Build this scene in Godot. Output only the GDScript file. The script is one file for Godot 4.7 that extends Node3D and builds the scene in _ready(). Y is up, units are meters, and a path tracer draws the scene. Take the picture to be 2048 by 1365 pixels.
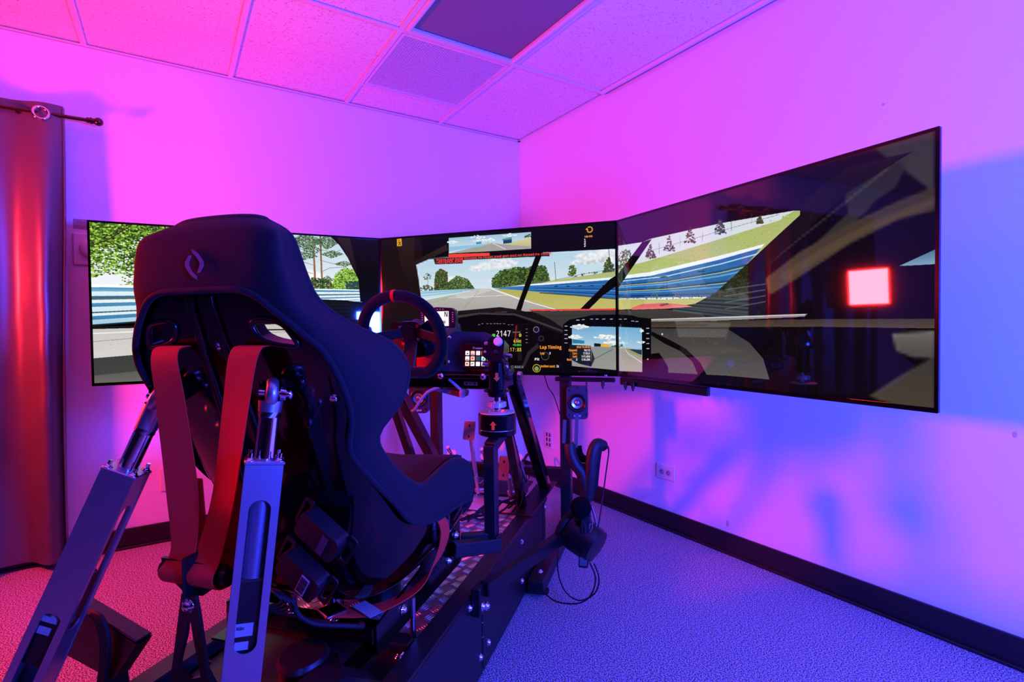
extends Node3D

# ------------------------------------------------------------------ frames
const ROOM_H := 2.4166
var RIG := Transform3D()          # x right of the driver, y up, z towards the back of the rig
var MON := Transform3D()          # the same for the three monitors
var mats := {}

func _ready() -> void:
	# camera
	var cam := Camera3D.new()
	cam.name = "camera"
	cam.fov = 66.0
	cam.near = 0.02
	add_child(cam)
	cam.position = Vector3(-2.1545, 1.0589, 3.1946)
	cam.rotation = Vector3(-0.0235, -0.5742, -0.0125)
	cam.current = true
	# environment: a closed room at night, no daylight
	var we := WorldEnvironment.new()
	we.name = "world_environment"
	var env := Environment.new()
	env.background_mode = Environment.BG_COLOR
	env.background_color = Color(0, 0, 0)
	env.tonemap_mode = Environment.TONE_MAPPER_LINEAR
	env.tonemap_exposure = 1.0
	env.sdfgi_enabled = true
	env.ssao_enabled = true
	env.ssil_enabled = true
	we.environment = env
	add_child(we)
	var hd := deg_to_rad(49.5)
	RIG = Transform3D(Basis(Vector3(cos(hd), 0, sin(hd)), Vector3.UP, Vector3(-sin(hd), 0, cos(hd))), Vector3(-0.8428, 0, 0.9773))
	hd = deg_to_rad(51.237)
	MON = Transform3D(Basis(Vector3(cos(hd), 0, sin(hd)), Vector3.UP, Vector3(-sin(hd), 0, cos(hd))), Vector3(-0.8428, 0, 0.9773))
	make_materials()
	# the two coloured LED panels that light the room (both stand outside the frame; seen in the screens)
	led_panel(Vector3(-3.48, 1.365, 0.605), Vector3(0.93, -0.10, 0.24), 0.28, 0.28, Color(1.0, 0.155, 0.19), RED_E, "red")
	led_panel(Vector3(-1.06, 1.13, 4.25), Vector3(0.375, 0.0, -0.927), 0.34, 0.30, Color(0.15, 0.25, 1.0), BLUE_E, "blue")
	room()
	monitors()
	wall_things()
	rig_base()
	cockpit()
	seat()
	harness()
	actuators()
	controls()
	accessories()

const RED_E := 8.4
const BLUE_E := 24.0

# ------------------------------------------------------------------ mesh builder
class MB:
	var st := SurfaceTool.new()
	var g := 0
	var n := 0
	func _init() -> void:
		st.begin(Mesh.PRIMITIVE_TRIANGLES)
		st.set_smooth_group(-1)
	func flat() -> void:
		st.set_smooth_group(-1)
	func smooth() -> void:
		g += 1
		st.set_smooth_group(g)
	func v(p: Vector3, uv := Vector2.ZERO) -> void:
		st.set_uv(uv)
		st.add_vertex(p)
	# a triangle whose front looks away from ref
	func tri(a: Vector3, b: Vector3, c: Vector3, ref: Vector3) -> void:
		if (b - a).cross(c - a).dot((a + b + c) / 3.0 - ref) > 0.0:
			v(a); v(c); v(b)
		else:
			v(a); v(b); v(c)
		n += 1
	func quad(a: Vector3, b: Vector3, c: Vector3, d: Vector3, ref: Vector3) -> void:
		tri(a, b, c, ref)
		tri(a, c, d, ref)
	func box(c: Vector3, s: Vector3, bs := Basis(), bev := 0.003) -> MB:
		flat()
		var h := s * 0.5
		bev = minf(bev, minf(h.x, minf(h.y, h.z)) * 0.8)
		var p := func(sx: float, sy: float, sz: float, ax: int) -> Vector3:
			var q := Vector3(sx * (h.x - (0.0 if ax == 0 else bev)), sy * (h.y - (0.0 if ax == 1 else bev)), sz * (h.z - (0.0 if ax == 2 else bev)))
			return c + bs * q
		for k in [-1.0, 1.0]:
			quad(p.call(k, -1, -1, 0), p.call(k, 1, -1, 0), p.call(k, 1, 1, 0), p.call(k, -1, 1, 0), c)
			quad(p.call(-1, k, -1, 1), p.call(1, k, -1, 1), p.call(1, k, 1, 1), p.call(-1, k, 1, 1), c)
			quad(p.call(-1, -1, k, 2), p.call(1, -1, k, 2), p.call(1, 1, k, 2), p.call(-1, 1, k, 2), c)
			if bev > 0.0:
				for m in [-1.0, 1.0]:
					quad(p.call(k, m, -1, 0), p.call(k, m, 1, 0), p.call(k, m, 1, 1), p.call(k, m, -1, 1), c)
					quad(p.call(k, -1, m, 0), p.call(k, 1, m, 0), p.call(k, 1, m, 2), p.call(k, -1, m, 2), c)
					quad(p.call(-1, k, m, 1), p.call(1, k, m, 1), p.call(1, k, m, 2), p.call(-1, k, m, 2), c)
					for o in [-1.0, 1.0]:
						tri(p.call(k, m, o, 0), p.call(k, m, o, 1), p.call(k, m, o, 2), c)
		return self
	# a bar of rectangular section from a to b; up gives the direction of its height
	func bar(a: Vector3, b: Vector3, w: float, h: float, up := Vector3.UP, bev := 0.003) -> MB:
		var z := (b - a).normalized()
		var x := up.cross(z).normalized()
		var y := z.cross(x)
		return box((a + b) * 0.5, Vector3(w, h, a.distance_to(b)), Basis(x, y, z), bev)
	func tube(path: PackedVector3Array, r: float, sides := 8, r2 := -1.0) -> MB:
		smooth()
		var m := path.size()
		var rings := []
		var x := Vector3.ZERO
		for i in m:
			var t := (path[mini(i + 1, m - 1)] - path[maxi(i - 1, 0)]).normalized()
			if x == Vector3.ZERO:
				x = t.cross(Vector3.UP if absf(t.y) < 0.9 else Vector3.RIGHT).normalized()
			x = (x - t * x.dot(t)).normalized()
			var y := t.cross(x)
			var rr := r if r2 < 0.0 else lerpf(r, r2, float(i) / (m - 1))
			var ring := PackedVector3Array()
			for k in sides:
				var a := TAU * k / sides
				ring.append(path[i] + (x * cos(a) + y * sin(a)) * rr)
			rings.append(ring)
		for i in m - 1:
			var ref := (path[i] + path[i + 1]) * 0.5
			for k in sides:
				var l := (k + 1) % sides
				quad(rings[i][k], rings[i][l], rings[i + 1][l], rings[i + 1][k], ref)
		flat()
		for k in sides - 2:
			tri(rings[0][0], rings[0][k + 1], rings[0][k + 2], path[1])
			tri(rings[m - 1][0], rings[m - 1][k + 1], rings[m - 1][k + 2], path[m - 2])
		return self
	func cyl(a: Vector3, b: Vector3, r: float, r2 := -1.0, sides := 20) -> MB:
		return tube(PackedVector3Array([a, b]), r, sides, r2)
	# profile of Vector2(radius, height) turned round the axis from o along ax
	func lathe(prof: PackedVector2Array, o: Vector3, ax: Vector3, sides := 24, crease := true) -> MB:
		ax = ax.normalized()
		var x := ax.cross(Vector3.UP if absf(ax.y) < 0.9 else Vector3.RIGHT).normalized()
		var y := ax.cross(x)
		smooth()
		for i in prof.size() - 1:
			if crease:
				smooth()
			var a := prof[i]
			var b := prof[i + 1]
			var out := Vector2(b.y - a.y, a.x - b.x)      # outward for a profile that runs upwards
			for k in sides:
				var e := TAU * k / sides
				var f := TAU * (k + 1) / sides
				var d1 := x * cos(e) + y * sin(e)
				var d2 := x * cos(f) + y * sin(f)
				var dm := (d1 + d2).normalized()
				var mid := o + dm * (a.x + b.x) * 0.5 + ax * (a.y + b.y) * 0.5
				var ref := mid - dm * out.x - ax * out.y
				if a.x < 1e-6:
					tri(o + ax * a.y, o + d1 * b.x + ax * b.y, o + d2 * b.x + ax * b.y, ref)
				elif b.x < 1e-6:
					tri(o + d1 * a.x + ax * a.y, o + d2 * a.x + ax * a.y, o + ax * b.y, ref)
				else:
					quad(o + d1 * a.x + ax * a.y, o + d2 * a.x + ax * a.y, o + d2 * b.x + ax * b.y, o + d1 * b.x + ax * b.y, ref)
		return self
	func ball(c: Vector3, r: float, sides := 14, sq := 1.0) -> MB:
		var pr := PackedVector2Array()
		for i in 9:
			var a := -PI / 2 + PI * i / 8
			pr.append(Vector2(maxf(cos(a) * r, 0.0), sin(a) * r * sq))
		pr[0].x = 0.0
		pr[8].x = 0.0
		return lathe(pr, c, Vector3.UP, sides, false)
	# an outline in the x-y plane of t, from z = 0 to z = d
	func prism(poly: PackedVector2Array, t: Transform3D, d: float) -> MB:
		flat()
		var ids := Geometry2D.triangulate_polygon(poly)
		var cc := Vector2.ZERO
		for q in poly:
			cc += q / poly.size()
		var mid := t * Vector3(cc.x, cc.y, d * 0.5)
		var zz := t.basis.z * d
		for i in range(0, ids.size(), 3):
			for z in [0.0, d]:
				var f := func(k: int) -> Vector3: return t * Vector3(poly[k].x, poly[k].y, z)
				var a: Vector3 = f.call(ids[i])
				tri(a, f.call(ids[i + 1]), f.call(ids[i + 2]), a + zz * (0.5 if z == 0.0 else -0.5))
		var ccw := not Geometry2D.is_polygon_clockwise(poly)
		for i in poly.size():
			var a := poly[i]
			var b := poly[(i + 1) % poly.size()]
			var nn := Vector2(b.y - a.y, a.x - b.x) * (1.0 if ccw else -1.0)
			var m2 := (a + b) * 0.5 - nn
			quad(t * Vector3(a.x, a.y, 0), t * Vector3(b.x, b.y, 0), t * Vector3(b.x, b.y, d), t * Vector3(a.x, a.y, d), t * Vector3(m2.x, m2.y, d * 0.5))
		return self
	# a plate with a hole: outer and inner outlines of the same count of points
	func frame(outer: PackedVector2Array, inner: PackedVector2Array, t: Transform3D, d: float) -> MB:
		flat()
		var m := outer.size()
		for i in m:
			var j := (i + 1) % m
			var pt := func(q: Vector2, z: float) -> Vector3: return t * Vector3(q.x, q.y, z)
			var mid2 := (outer[i] + outer[j] + inner[i] + inner[j]) * 0.25
			var mid: Vector3 = pt.call(mid2, d * 0.5)
			quad(pt.call(outer[i], 0.0), pt.call(outer[j], 0.0), pt.call(inner[j], 0.0), pt.call(inner[i], 0.0), mid)
			quad(pt.call(outer[i], d), pt.call(outer[j], d), pt.call(inner[j], d), pt.call(inner[i], d), mid)
			quad(pt.call(outer[i], 0.0), pt.call(outer[j], 0.0), pt.call(outer[j], d), pt.call(outer[i], d), mid)
			quad(pt.call(inner[i], 0.0), pt.call(inner[j], 0.0), pt.call(inner[j], d), pt.call(inner[i], d), mid)
		return self
	# a smooth sheet through rows of points; give it thickness with th along its own normals
	func sheet(rows: Array, th := 0.0, close_rows := false) -> MB:
		var nr := rows.size()
		var nc: int = rows[0].size()
		var nor := []
		for i in nr:
			var line := PackedVector3Array()
			for j in nc:
				var du: Vector3 = rows[mini(i + 1, nr - 1)][j] - rows[maxi(i - 1, 0)][j]
				var dv: Vector3 = rows[i][(j + 1) % nc if close_rows else mini(j + 1, nc - 1)] - rows[i][(j - 1 + nc) % nc if close_rows else maxi(j - 1, 0)]
				line.append(du.cross(dv).normalized())
			nor.append(line)
		var last := nc if close_rows else nc - 1
		for side in (2 if th > 0.0 else 1):
			smooth()
			var off := th * side
			for i in nr - 1:
				for j in last:
					var k := (j + 1) % nc
					var a: Vector3 = rows[i][j] - nor[i][j] * off
					var b: Vector3 = rows[i][k] - nor[i][k] * off
					var c: Vector3 = rows[i + 1][k] - nor[i + 1][k] * off
					var d: Vector3 = rows[i + 1][j] - nor[i + 1][j] * off
					var m := (a + b + c + d) * 0.25
					var nn: Vector3 = nor[i][j] * (1.0 if side == 0 else -1.0)
					quad(a, b, c, d, m - nn)
		if th > 0.0:
			smooth()
			for i in nr - 1:
				if not close_rows:
					for j in [0, nc - 1]:
						var a: Vector3 = rows[i][j]
						var b: Vector3 = rows[i + 1][j]
						var inw: Vector3 = rows[i][1 if j == 0 else nc - 2]
						quad(a, b, b - nor[i + 1][j] * th, a - nor[i][j] * th, inw)
			smooth()
			for i in [0, nr - 1]:
				for j in last:
					var k := (j + 1) % nc
					var inw2: Vector3 = rows[1 if i == 0 else nr - 2][j]
					quad(rows[i][j], rows[i][k], rows[i][k] - nor[i][k] * th, rows[i][j] - nor[i][j] * th, inw2)
		return self
	# a flat picture: a lower left, b lower right, c upper right, d upper left, with texture coordinates
	func panel(a: Vector3, b: Vector3, c: Vector3, d: Vector3) -> MB:
		flat()
		for q in [[a, 0, 1], [c, 1, 0], [b, 1, 1], [a, 0, 1], [d, 0, 0], [c, 1, 0]]:
			v(q[0], Vector2(q[1], q[2]))
		n += 2
		return self

# ------------------------------------------------------------------ naming helpers
func obj(called: String, mb: MB, m: Material, parent: Node = self) -> MeshInstance3D:
	var mi := MeshInstance3D.new()
	mi.name = called
	mb.st.generate_normals()
	mi.mesh = mb.st.commit()
	mi.material_override = m
	parent.add_child(mi, true)
	if parent.has_meta("base"):
		mi.position = -(parent.get_meta("base") as Vector3)
	return mi

func sub(called: String, mb: MB, m: Material, part: MeshInstance3D) -> MeshInstance3D:
	var mi := obj(called, mb, m, part)
	mi.position = Vector3.ZERO
	return mi

# the same mesh again somewhere else
func again(called: String, mesh: Mesh, m: Material, parent: Node, where: Transform3D) -> MeshInstance3D:
	var mi := MeshInstance3D.new()
	mi.name = called
	mi.mesh = mesh
	mi.material_override = m
	parent.add_child(mi, true)
	mi.transform = where
	if parent.has_meta("base"):
		mi.position -= parent.get_meta("base") as Vector3
	return mi

func tag(o: Node, label: String, category: String, group := "") -> Node:
	o.set_meta("label", label)
	o.set_meta("category", category)
	if group:
		o.set_meta("group", group)
	return o

# a thing at base in the frame f; its parts are given in the coordinates of f
func thing(called: String, label: String, category: String, f: Transform3D, base: Vector3, group := "") -> Node3D:
	var o := Node3D.new()
	o.name = called
	add_child(o, true)
	o.transform = f.translated_local(base)
	o.set_meta("base", base)
	tag(o, label, category, group)
	return o

func struct(called: String, mb: MB, m: Material) -> MeshInstance3D:
	var o := obj(called, mb, m)
	o.set_meta("kind", "structure")
	return o

func pv(a: Array) -> PackedVector3Array:
	return PackedVector3Array(a)

# a smooth path through points
func curve(a: Array, steps := 6) -> PackedVector3Array:
	var o := PackedVector3Array()
	for i in a.size() - 1:
		var p0: Vector3 = a[maxi(i - 1, 0)]
		var p1: Vector3 = a[i]
		var p2: Vector3 = a[i + 1]
		var p3: Vector3 = a[mini(i + 2, a.size() - 1)]
		for k in steps:
			o.append(p1.cubic_interpolate(p2, p0, p3, float(k) / steps))
	o.append(a[a.size() - 1])
	return o

func rrect(w: float, h: float, r: float, steps := 4, c := Vector2.ZERO) -> PackedVector2Array:
	var o := PackedVector2Array()
	for q in 4:
		var cx := (w * 0.5 - r) * (1 if q == 0 or q == 3 else -1)
		var cy := (h * 0.5 - r) * (1 if q < 2 else -1)
		for k in steps + 1:
			var a := PI * 0.5 * (q + float(k) / steps)
			o.append(c + Vector2(cx + cos(a) * r, cy + sin(a) * r))
	return o

# lettering: a flat raised text on the plane of t (x along the line, z out of the surface)
func text(called: String, s: String, height: float, t: Transform3D, m: Material, parent: Node, width := 0.0, mono := false, bold := true, align := 0) -> MeshInstance3D:
	var tm := TextMesh.new()
	var f := SystemFont.new()
	f.font_names = PackedStringArray(["Droid Sans Mono" if mono else "Droid Sans"])
	f.font_weight = 700 if bold else 400
	tm.font = f
	tm.text = s
	tm.font_size = 32
	tm.pixel_size = height / 23.0
	tm.depth = 0.0006
	tm.curve_step = 2.0
	tm.horizontal_alignment = [HORIZONTAL_ALIGNMENT_LEFT, HORIZONTAL_ALIGNMENT_CENTER, HORIZONTAL_ALIGNMENT_RIGHT][align]
	var sx := 1.0
	if width > 0.0:
		sx = width / maxf(tm.get_aabb().size.x, 1e-4)
	var mi := again(called, tm, m, parent, t.scaled_local(Vector3(sx, 1, 1)))
	return mi

# ------------------------------------------------------------------ materials
func mat(key: String, c: Color, rough := 0.5, metal := 0.0, spec := 0.5) -> StandardMaterial3D:
	if mats.has(key):
		return mats[key]
	var m := StandardMaterial3D.new()
	m.resource_name = key
	m.albedo_color = c
	m.roughness = rough
	m.metallic = metal
	m.metallic_specular = spec
	mats[key] = m
	return m

func glow(key: String, c: Color, e := 1.0) -> StandardMaterial3D:
	var m := mat(key, c * 0.2, 0.4)
	m.emission_enabled = true
	m.emission = c
	m.emission_energy_multiplier = e
	return m

func noise(freq: float, oct := 3, sd := 1, kind := FastNoiseLite.TYPE_SIMPLEX_SMOOTH) -> FastNoiseLite:
	var f := FastNoiseLite.new()
	f.seed = sd
	f.frequency = freq
	f.noise_type = kind
	f.fractal_octaves = oct
	return f

func noise_tex(f: FastNoiseLite, size := 512, lo := Color(0.8, 0.8, 0.8), hi := Color(1, 1, 1), lo_at := 0.0, hi_at := 1.0) -> NoiseTexture2D:
	var t := NoiseTexture2D.new()
	t.width = size
	t.height = size
	t.seamless = true
	t.noise = f
	var g := Gradient.new()
	g.offsets = PackedFloat32Array([lo_at, hi_at])
	g.colors = PackedColorArray([lo, hi])
	t.color_ramp = g
	return t

func triplanar(m: StandardMaterial3D, scale: float, world := true) -> StandardMaterial3D:
	m.uv1_triplanar = true
	m.uv1_world_triplanar = world
	m.uv1_scale = Vector3.ONE * scale
	return m

func make_materials() -> void:
	var w := triplanar(mat("wall_paint", Color(0.93, 0.93, 0.93), 0.45), 1.6)
	w.heightmap_enabled = true
	w.heightmap_texture = noise_tex(noise(0.06, 4, 3), 512, Color.BLACK, Color.WHITE)
	w.heightmap_scale = 0.05
	# carpet: short loop pile, grey
	var c := triplanar(mat("carpet", Color(1, 1, 1), 0.95, 0.0, 0.2), 2.2)
	c.albedo_texture = noise_tex(noise(0.075, 3, 5), 1024, Color(0.29, 0.285, 0.285), Color(0.80, 0.79, 0.78), 0.36, 0.64)
	c.heightmap_enabled = true
	c.heightmap_texture = c.albedo_texture
	c.heightmap_scale = 0.12
	# mineral fibre tile: small dark fissures
	var im := Image.create(1024, 1024, false, Image.FORMAT_RGB8)
	im.fill(Color(0.95, 0.95, 0.94))
	var r := RandomNumberGenerator.new()
	r.seed = 11
	for i in 1500:
		var x := r.randf() * 1024.0
		var y := r.randf() * 1024.0
		var a := r.randfn(0.6, 0.5)
		var ln := r.randf_range(2.0, 11.0)
		var k := r.randf_range(0.25, 0.6)
		for s in int(ln):
			var px := int(x + cos(a) * s + r.randf() * 1.4) & 1023
			var py := int(y + sin(a) * s + r.randf() * 1.4) & 1023
			im.fill_rect(Rect2i(px, py, 2, 2 if r.randf() < 0.6 else 1), Color(k, k, k))
	var tl := triplanar(mat("ceiling_board", Color.WHITE, 0.9, 0.0, 0.2), 1.35)
	tl.albedo_texture = ImageTexture.create_from_image(im)
	tl.heightmap_enabled = true
	tl.heightmap_texture = tl.albedo_texture
	tl.heightmap_scale = 0.15
	mat("grid_white", Color(0.92, 0.92, 0.92), 0.4)
	mat("grey_lens", Color(0.50, 0.50, 0.52), 0.55)
	mat("baseboard", Color(0.08, 0.075, 0.075), 0.45)
	mat("black_gloss", Color(0.012, 0.012, 0.014), 0.12)
	mat("black_satin", Color(0.06, 0.06, 0.065), 0.38)
	mat("black_matt", Color(0.03, 0.03, 0.032), 0.8)
	mat("black_plastic", Color(0.05, 0.05, 0.055), 0.5)
	mat("black_powder", Color(0.075, 0.075, 0.08), 0.42)
	mat("black_rubber", Color(0.03, 0.03, 0.03), 0.7)
	mat("chrome", Color(0.9, 0.9, 0.92), 0.07, 1.0)
	mat("steel", Color(0.78, 0.78, 0.80), 0.28, 1.0)
	mat("zinc", Color(0.72, 0.72, 0.75), 0.22, 1.0)
	mat("aluminium", Color(0.82, 0.82, 0.84), 0.33, 1.0)
	mat("grey_metal", Color(0.30, 0.30, 0.32), 0.4, 0.6)
	mat("white_plastic", Color(0.9, 0.9, 0.88), 0.35)
	mat("grey_plastic", Color(0.35, 0.35, 0.36), 0.45)
	mat("dark_hole", Color(0.01, 0.01, 0.01), 0.9)
	mat("paper", Color(0.62, 0.62, 0.60), 0.7)
	mat("orange_print", Color(0.95, 0.42, 0.12), 0.5)
	mat("white_print", Color(0.9, 0.9, 0.9), 0.5)
	mat("red_print", Color(0.85, 0.07, 0.05), 0.5)

# ------------------------------------------------------------------ lamps
func led_panel(at: Vector3, towards: Vector3, w: float, h: float, c: Color, e: float, hue: String) -> void:
	var aim := towards.normalized()
	var z := Vector3(towards.x, 0, towards.z).normalized()
	var x := Vector3.UP.cross(z).normalized()
	var up := aim.cross(x)
	var f := Transform3D(Basis(x, Vector3.UP, z), Vector3(at.x, 0, at.z))
	var t := thing("led_panel_light", "square %s LED panel lamp on a black tripod stand" % hue, "lamp", f, Vector3.ZERO)
	var tb := Basis(Vector3.RIGHT, asin(-aim.y))
	var o := Vector3(0, at.y, 0)
	obj("housing", MB.new().box(o + tb * Vector3(0, 0, -0.035), Vector3(w + 0.05, h + 0.05, 0.05), tb), mats.black_plastic, t)
	obj("lamp_face", MB.new().box(o + tb * Vector3(0, 0, -0.006), Vector3(w, h, 0.008), tb, 0.001), glow("lamp_" + hue, c, 6.0), t)
	obj("pole", MB.new().cyl(Vector3(0, 0.32, -0.08), Vector3(0, at.y + 0.02, -0.08), 0.013, -1, 12).box(Vector3(0, at.y, -0.07), Vector3(0.05, 0.05, 0.03)), mats.black_satin, t)
	for k in 3:
		var a := TAU * k / 3 + 0.4
		obj("leg", MB.new().cyl(Vector3(0, 0.5, -0.08), Vector3(cos(a) * 0.36, 0.012, -0.08 + sin(a) * 0.36), 0.01, -1, 8), mats.black_satin, t)
	var l := AreaLight3D.new()
	l.name = hue + "_panel_light"
	l.area_size = Vector2(w, h)
	l.light_color = c
	l.light_energy = e
	l.area_range = 12.0
	l.shadow_enabled = true
	add_child(l)
	l.global_transform = Transform3D(Basis(-x, up, -aim), at + aim * 0.004)

# ------------------------------------------------------------------ room
const TILE := 0.6096
const COL := -0.6417          # the ceiling bar nearest to the corner
const VZ0 := 0.2907           # bars across, at the ends of the vent
const VZ1 := 0.9038

func room() -> void:
	var x0 := -7.4
	var z1 := 9.2
	struct("floor", MB.new().box(Vector3(x0 * 0.5, -0.05, z1 * 0.5), Vector3(-x0 + 0.2, 0.1, z1 + 0.2), Basis(), 0), mats.carpet)
	struct("wall_back", MB.new().box(Vector3(x0 * 0.5, 1.4, -0.05), Vector3(-x0 + 0.2, 2.8, 0.1), Basis(), 0), mats.wall_paint)
	struct("wall_right", MB.new().box(Vector3(0.05, 1.4, z1 * 0.5), Vector3(0.1, 2.8, z1 + 0.2), Basis(), 0), mats.wall_paint)
	struct("wall_unseen_left", MB.new().box(Vector3(x0 - 0.05, 1.4, z1 * 0.5), Vector3(0.1, 2.8, z1 + 0.2), Basis(), 0), mat("unseen_wall_dark", Color(0.25, 0.25, 0.26), 0.9))  # out of view; kept far and dark to hold down bounced light
	struct("wall_unseen_front", MB.new().box(Vector3(x0 * 0.5, 1.4, z1 + 0.05), Vector3(-x0 + 0.2, 2.8, 0.1), Basis(), 0), mats.unseen_wall_dark)  # out of view behind the camera, same dark tone to limit bounce
	var ce := struct("ceiling", MB.new().box(Vector3(x0 * 0.5, 2.75, z1 * 0.5), Vector3(-x0 + 0.2, 0.1, z1 + 0.2), Basis(), 0), mats.wall_paint)
	struct("baseboard_back", MB.new().box(Vector3(x0 * 0.5, 0.049, 0.006), Vector3(-x0, 0.098, 0.012), Basis(), 0.002).box(Vector3(x0 * 0.5, 0.006, 0.016), Vector3(-x0, 0.012, 0.016), Basis(), 0.003), mats.baseboard)
	struct("baseboard_right", MB.new().box(Vector3(-0.006, 0.049, z1 * 0.5), Vector3(0.012, 0.098, z1), Basis(), 0.002).box(Vector3(-0.016, 0.006, z1 * 0.5), Vector3(0.016, 0.012, z1), Basis(), 0.003), mats.baseboard)
	# wall angle round the ceiling; on the right wall it hangs a little off the wall
	struct("trim_1", MB.new().box(Vector3(x0 * 0.5, ROOM_H + 0.009, 0.002), Vector3(-x0, 0.024, 0.003), Basis(), 0).box(Vector3(x0 * 0.5, ROOM_H - 0.002, 0.011), Vector3(-x0, 0.002, 0.022), Basis(), 0), mats.grid_white)
	var tr := MB.new().box(Vector3(-0.002, ROOM_H + 0.0, VZ1 * 0.5), Vector3(0.003, 0.024, VZ1), Basis(), 0).box(Vector3(-0.011, ROOM_H - 0.002, VZ1 * 0.5), Vector3(0.022, 0.002, VZ1), Basis(), 0)
	tr.box(Vector3(-0.002, ROOM_H - 0.012, (VZ1 + z1) * 0.5), Vector3(0.004, 0.022, z1 - VZ1), Basis(), 0).box(Vector3(-0.036, ROOM_H + 0.002, (VZ1 + z1) * 0.5), Vector3(0.018, 0.022, z1 - VZ1), Basis(), 0)
	struct("trim_2", tr, mats.grid_white)
	# T-bars along z
	var xs := []
	for k in 12:
		xs.append(COL - k * TILE)
	for x in xs:
		if x > x0:
			obj("grid_bar", MB.new().box(Vector3(x, ROOM_H + 0.002, z1 * 0.5), Vector3(0.024, 0.006, z1), Basis(), 0.001).box(Vector3(x, ROOM_H + 0.02, z1 * 0.5), Vector3(0.004, 0.035, z1), Basis(), 0), mats.grid_white, ce)
	var cols := [0.0] + xs
	for k in cols.size() - 1:
		var xa: float = cols[k]
		var xb: float = maxf(cols[k + 1], x0)
		if xb >= xa:
			continue
		var cuts := []
		if k == 0:
			cuts = [0.0, 0.47, VZ1, VZ1 + 2 * TILE, VZ1 + 4 * TILE, VZ1 + 6 * TILE, VZ1 + 8 * TILE, VZ1 + 10 * TILE, VZ1 + 12 * TILE, z1]
		elif k == 1:
			cuts = [0.0, VZ0, VZ1, VZ1 + 2 * TILE, VZ1 + 4 * TILE, VZ1 + 6 * TILE, VZ1 + 8 * TILE, VZ1 + 10 * TILE, VZ1 + 12 * TILE, z1]
		else:
			cuts = [0.0, VZ1, VZ1 + 2 * TILE, VZ1 + 4 * TILE, VZ1 + 6 * TILE, VZ1 + 8 * TILE, VZ1 + 10 * TILE, VZ1 + 12 * TILE, z1]
		for i in cuts.size() - 1:
			var za: float = cuts[i]
			var zb: float = cuts[i + 1]
			var plain_joint := k == 0 and i == 1
			if i > 0 and not plain_joint:
				obj("grid_bar", MB.new().box(Vector3((xa + xb) * 0.5, ROOM_H + 0.0025, za), Vector3(xa - xb - 0.02, 0.006, 0.024), Basis(), 0.001), mats.grid_white, ce)
			if k == 1 and i == 1:
				ceiling_vent(xb, xa, za, zb)
			elif k == 1 and i == 2:
				troffer(xb, xa, za, zb)
			else:
				var xe := xa - (0.05 if k == 0 and za >= VZ1 else 0.002)
				obj("ceiling_tile", MB.new().box(Vector3((xe + xb) * 0.5, ROOM_H + 0.014 + 0.0006 * ((k * 7 + i * 3) % 3), (za + zb) * 0.5), Vector3(xe - xb - 0.004, 0.016, zb - za - 0.004), Basis(), 0.003), mats.ceiling_board, ce)

func ceiling_vent(xa: float, xb: float, za: float, zb: float) -> void:
	var c := Vector3((xa + xb) * 0.5, ROOM_H, (za + zb) * 0.5)
	var t := thing("ceiling_vent", "square perforated metal air return grille set between ceiling tiles", "vent", Transform3D(), c)
	var s := xb - xa - 0.03
	obj("frame", MB.new().frame(rrect(s, s, 0.004, 1), rrect(s - 0.03, s - 0.03, 0.003, 1), Transform3D(Basis(Vector3.RIGHT, Vector3.FORWARD, Vector3.UP), c + Vector3(0, 0.001, 0)), 0.006), mats.grid_white, t)
	var g := MB.new()
	var n := 46
	for i in n:
		var d := (float(i) + 0.5) / n * (s - 0.03) - (s - 0.03) * 0.5
		g.box(c + Vector3(d, 0.0045, 0), Vector3(0.0032, 0.003, s - 0.03), Basis(), 0)
		g.box(c + Vector3(0, 0.0045, d), Vector3(s - 0.03, 0.003, 0.0032), Basis(), 0)
	obj("grille", g, mats.grid_white, t)
	obj("duct_box", MB.new().box(c + Vector3(0, 0.06, 0), Vector3(s, 0.1, s), Basis(), 0), mats.grey_metal, t)

func troffer(xa: float, xb: float, za: float, zb: float) -> void:
	var c := Vector3((xa + xb) * 0.5, ROOM_H, (za + zb) * 0.5)
	var t := thing("troffer_light", "unlit recessed ceiling light with a large flat lens beside the air grille", "ceiling light", Transform3D(), c)
	var w := xb - xa - 0.026
	var l := zb - za - 0.026
	var b := Transform3D(Basis(Vector3.RIGHT, Vector3.FORWARD, Vector3.UP), c + Vector3(0, -0.004, 0))
	obj("frame", MB.new().frame(rrect(w, l, 0.004, 1), rrect(w - 0.05, l - 0.05, 0.003, 1), b, 0.012).frame(rrect(w - 0.012, l - 0.012, 0.004, 1), rrect(w - 0.034, l - 0.034, 0.003, 1), b.translated_local(Vector3(0, 0, -0.005)), 0.006), mats.grid_white, t)
	obj("lens", MB.new().box(c + Vector3(0, 0.012, 0), Vector3(w - 0.04, 0.004, l - 0.04), Basis(), 0.001), mats.grey_lens, t)
	obj("housing", MB.new().box(c + Vector3(0, 0.07, 0), Vector3(w - 0.02, 0.1, l - 0.02), Basis(), 0.004), mats.grey_metal, t)

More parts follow.
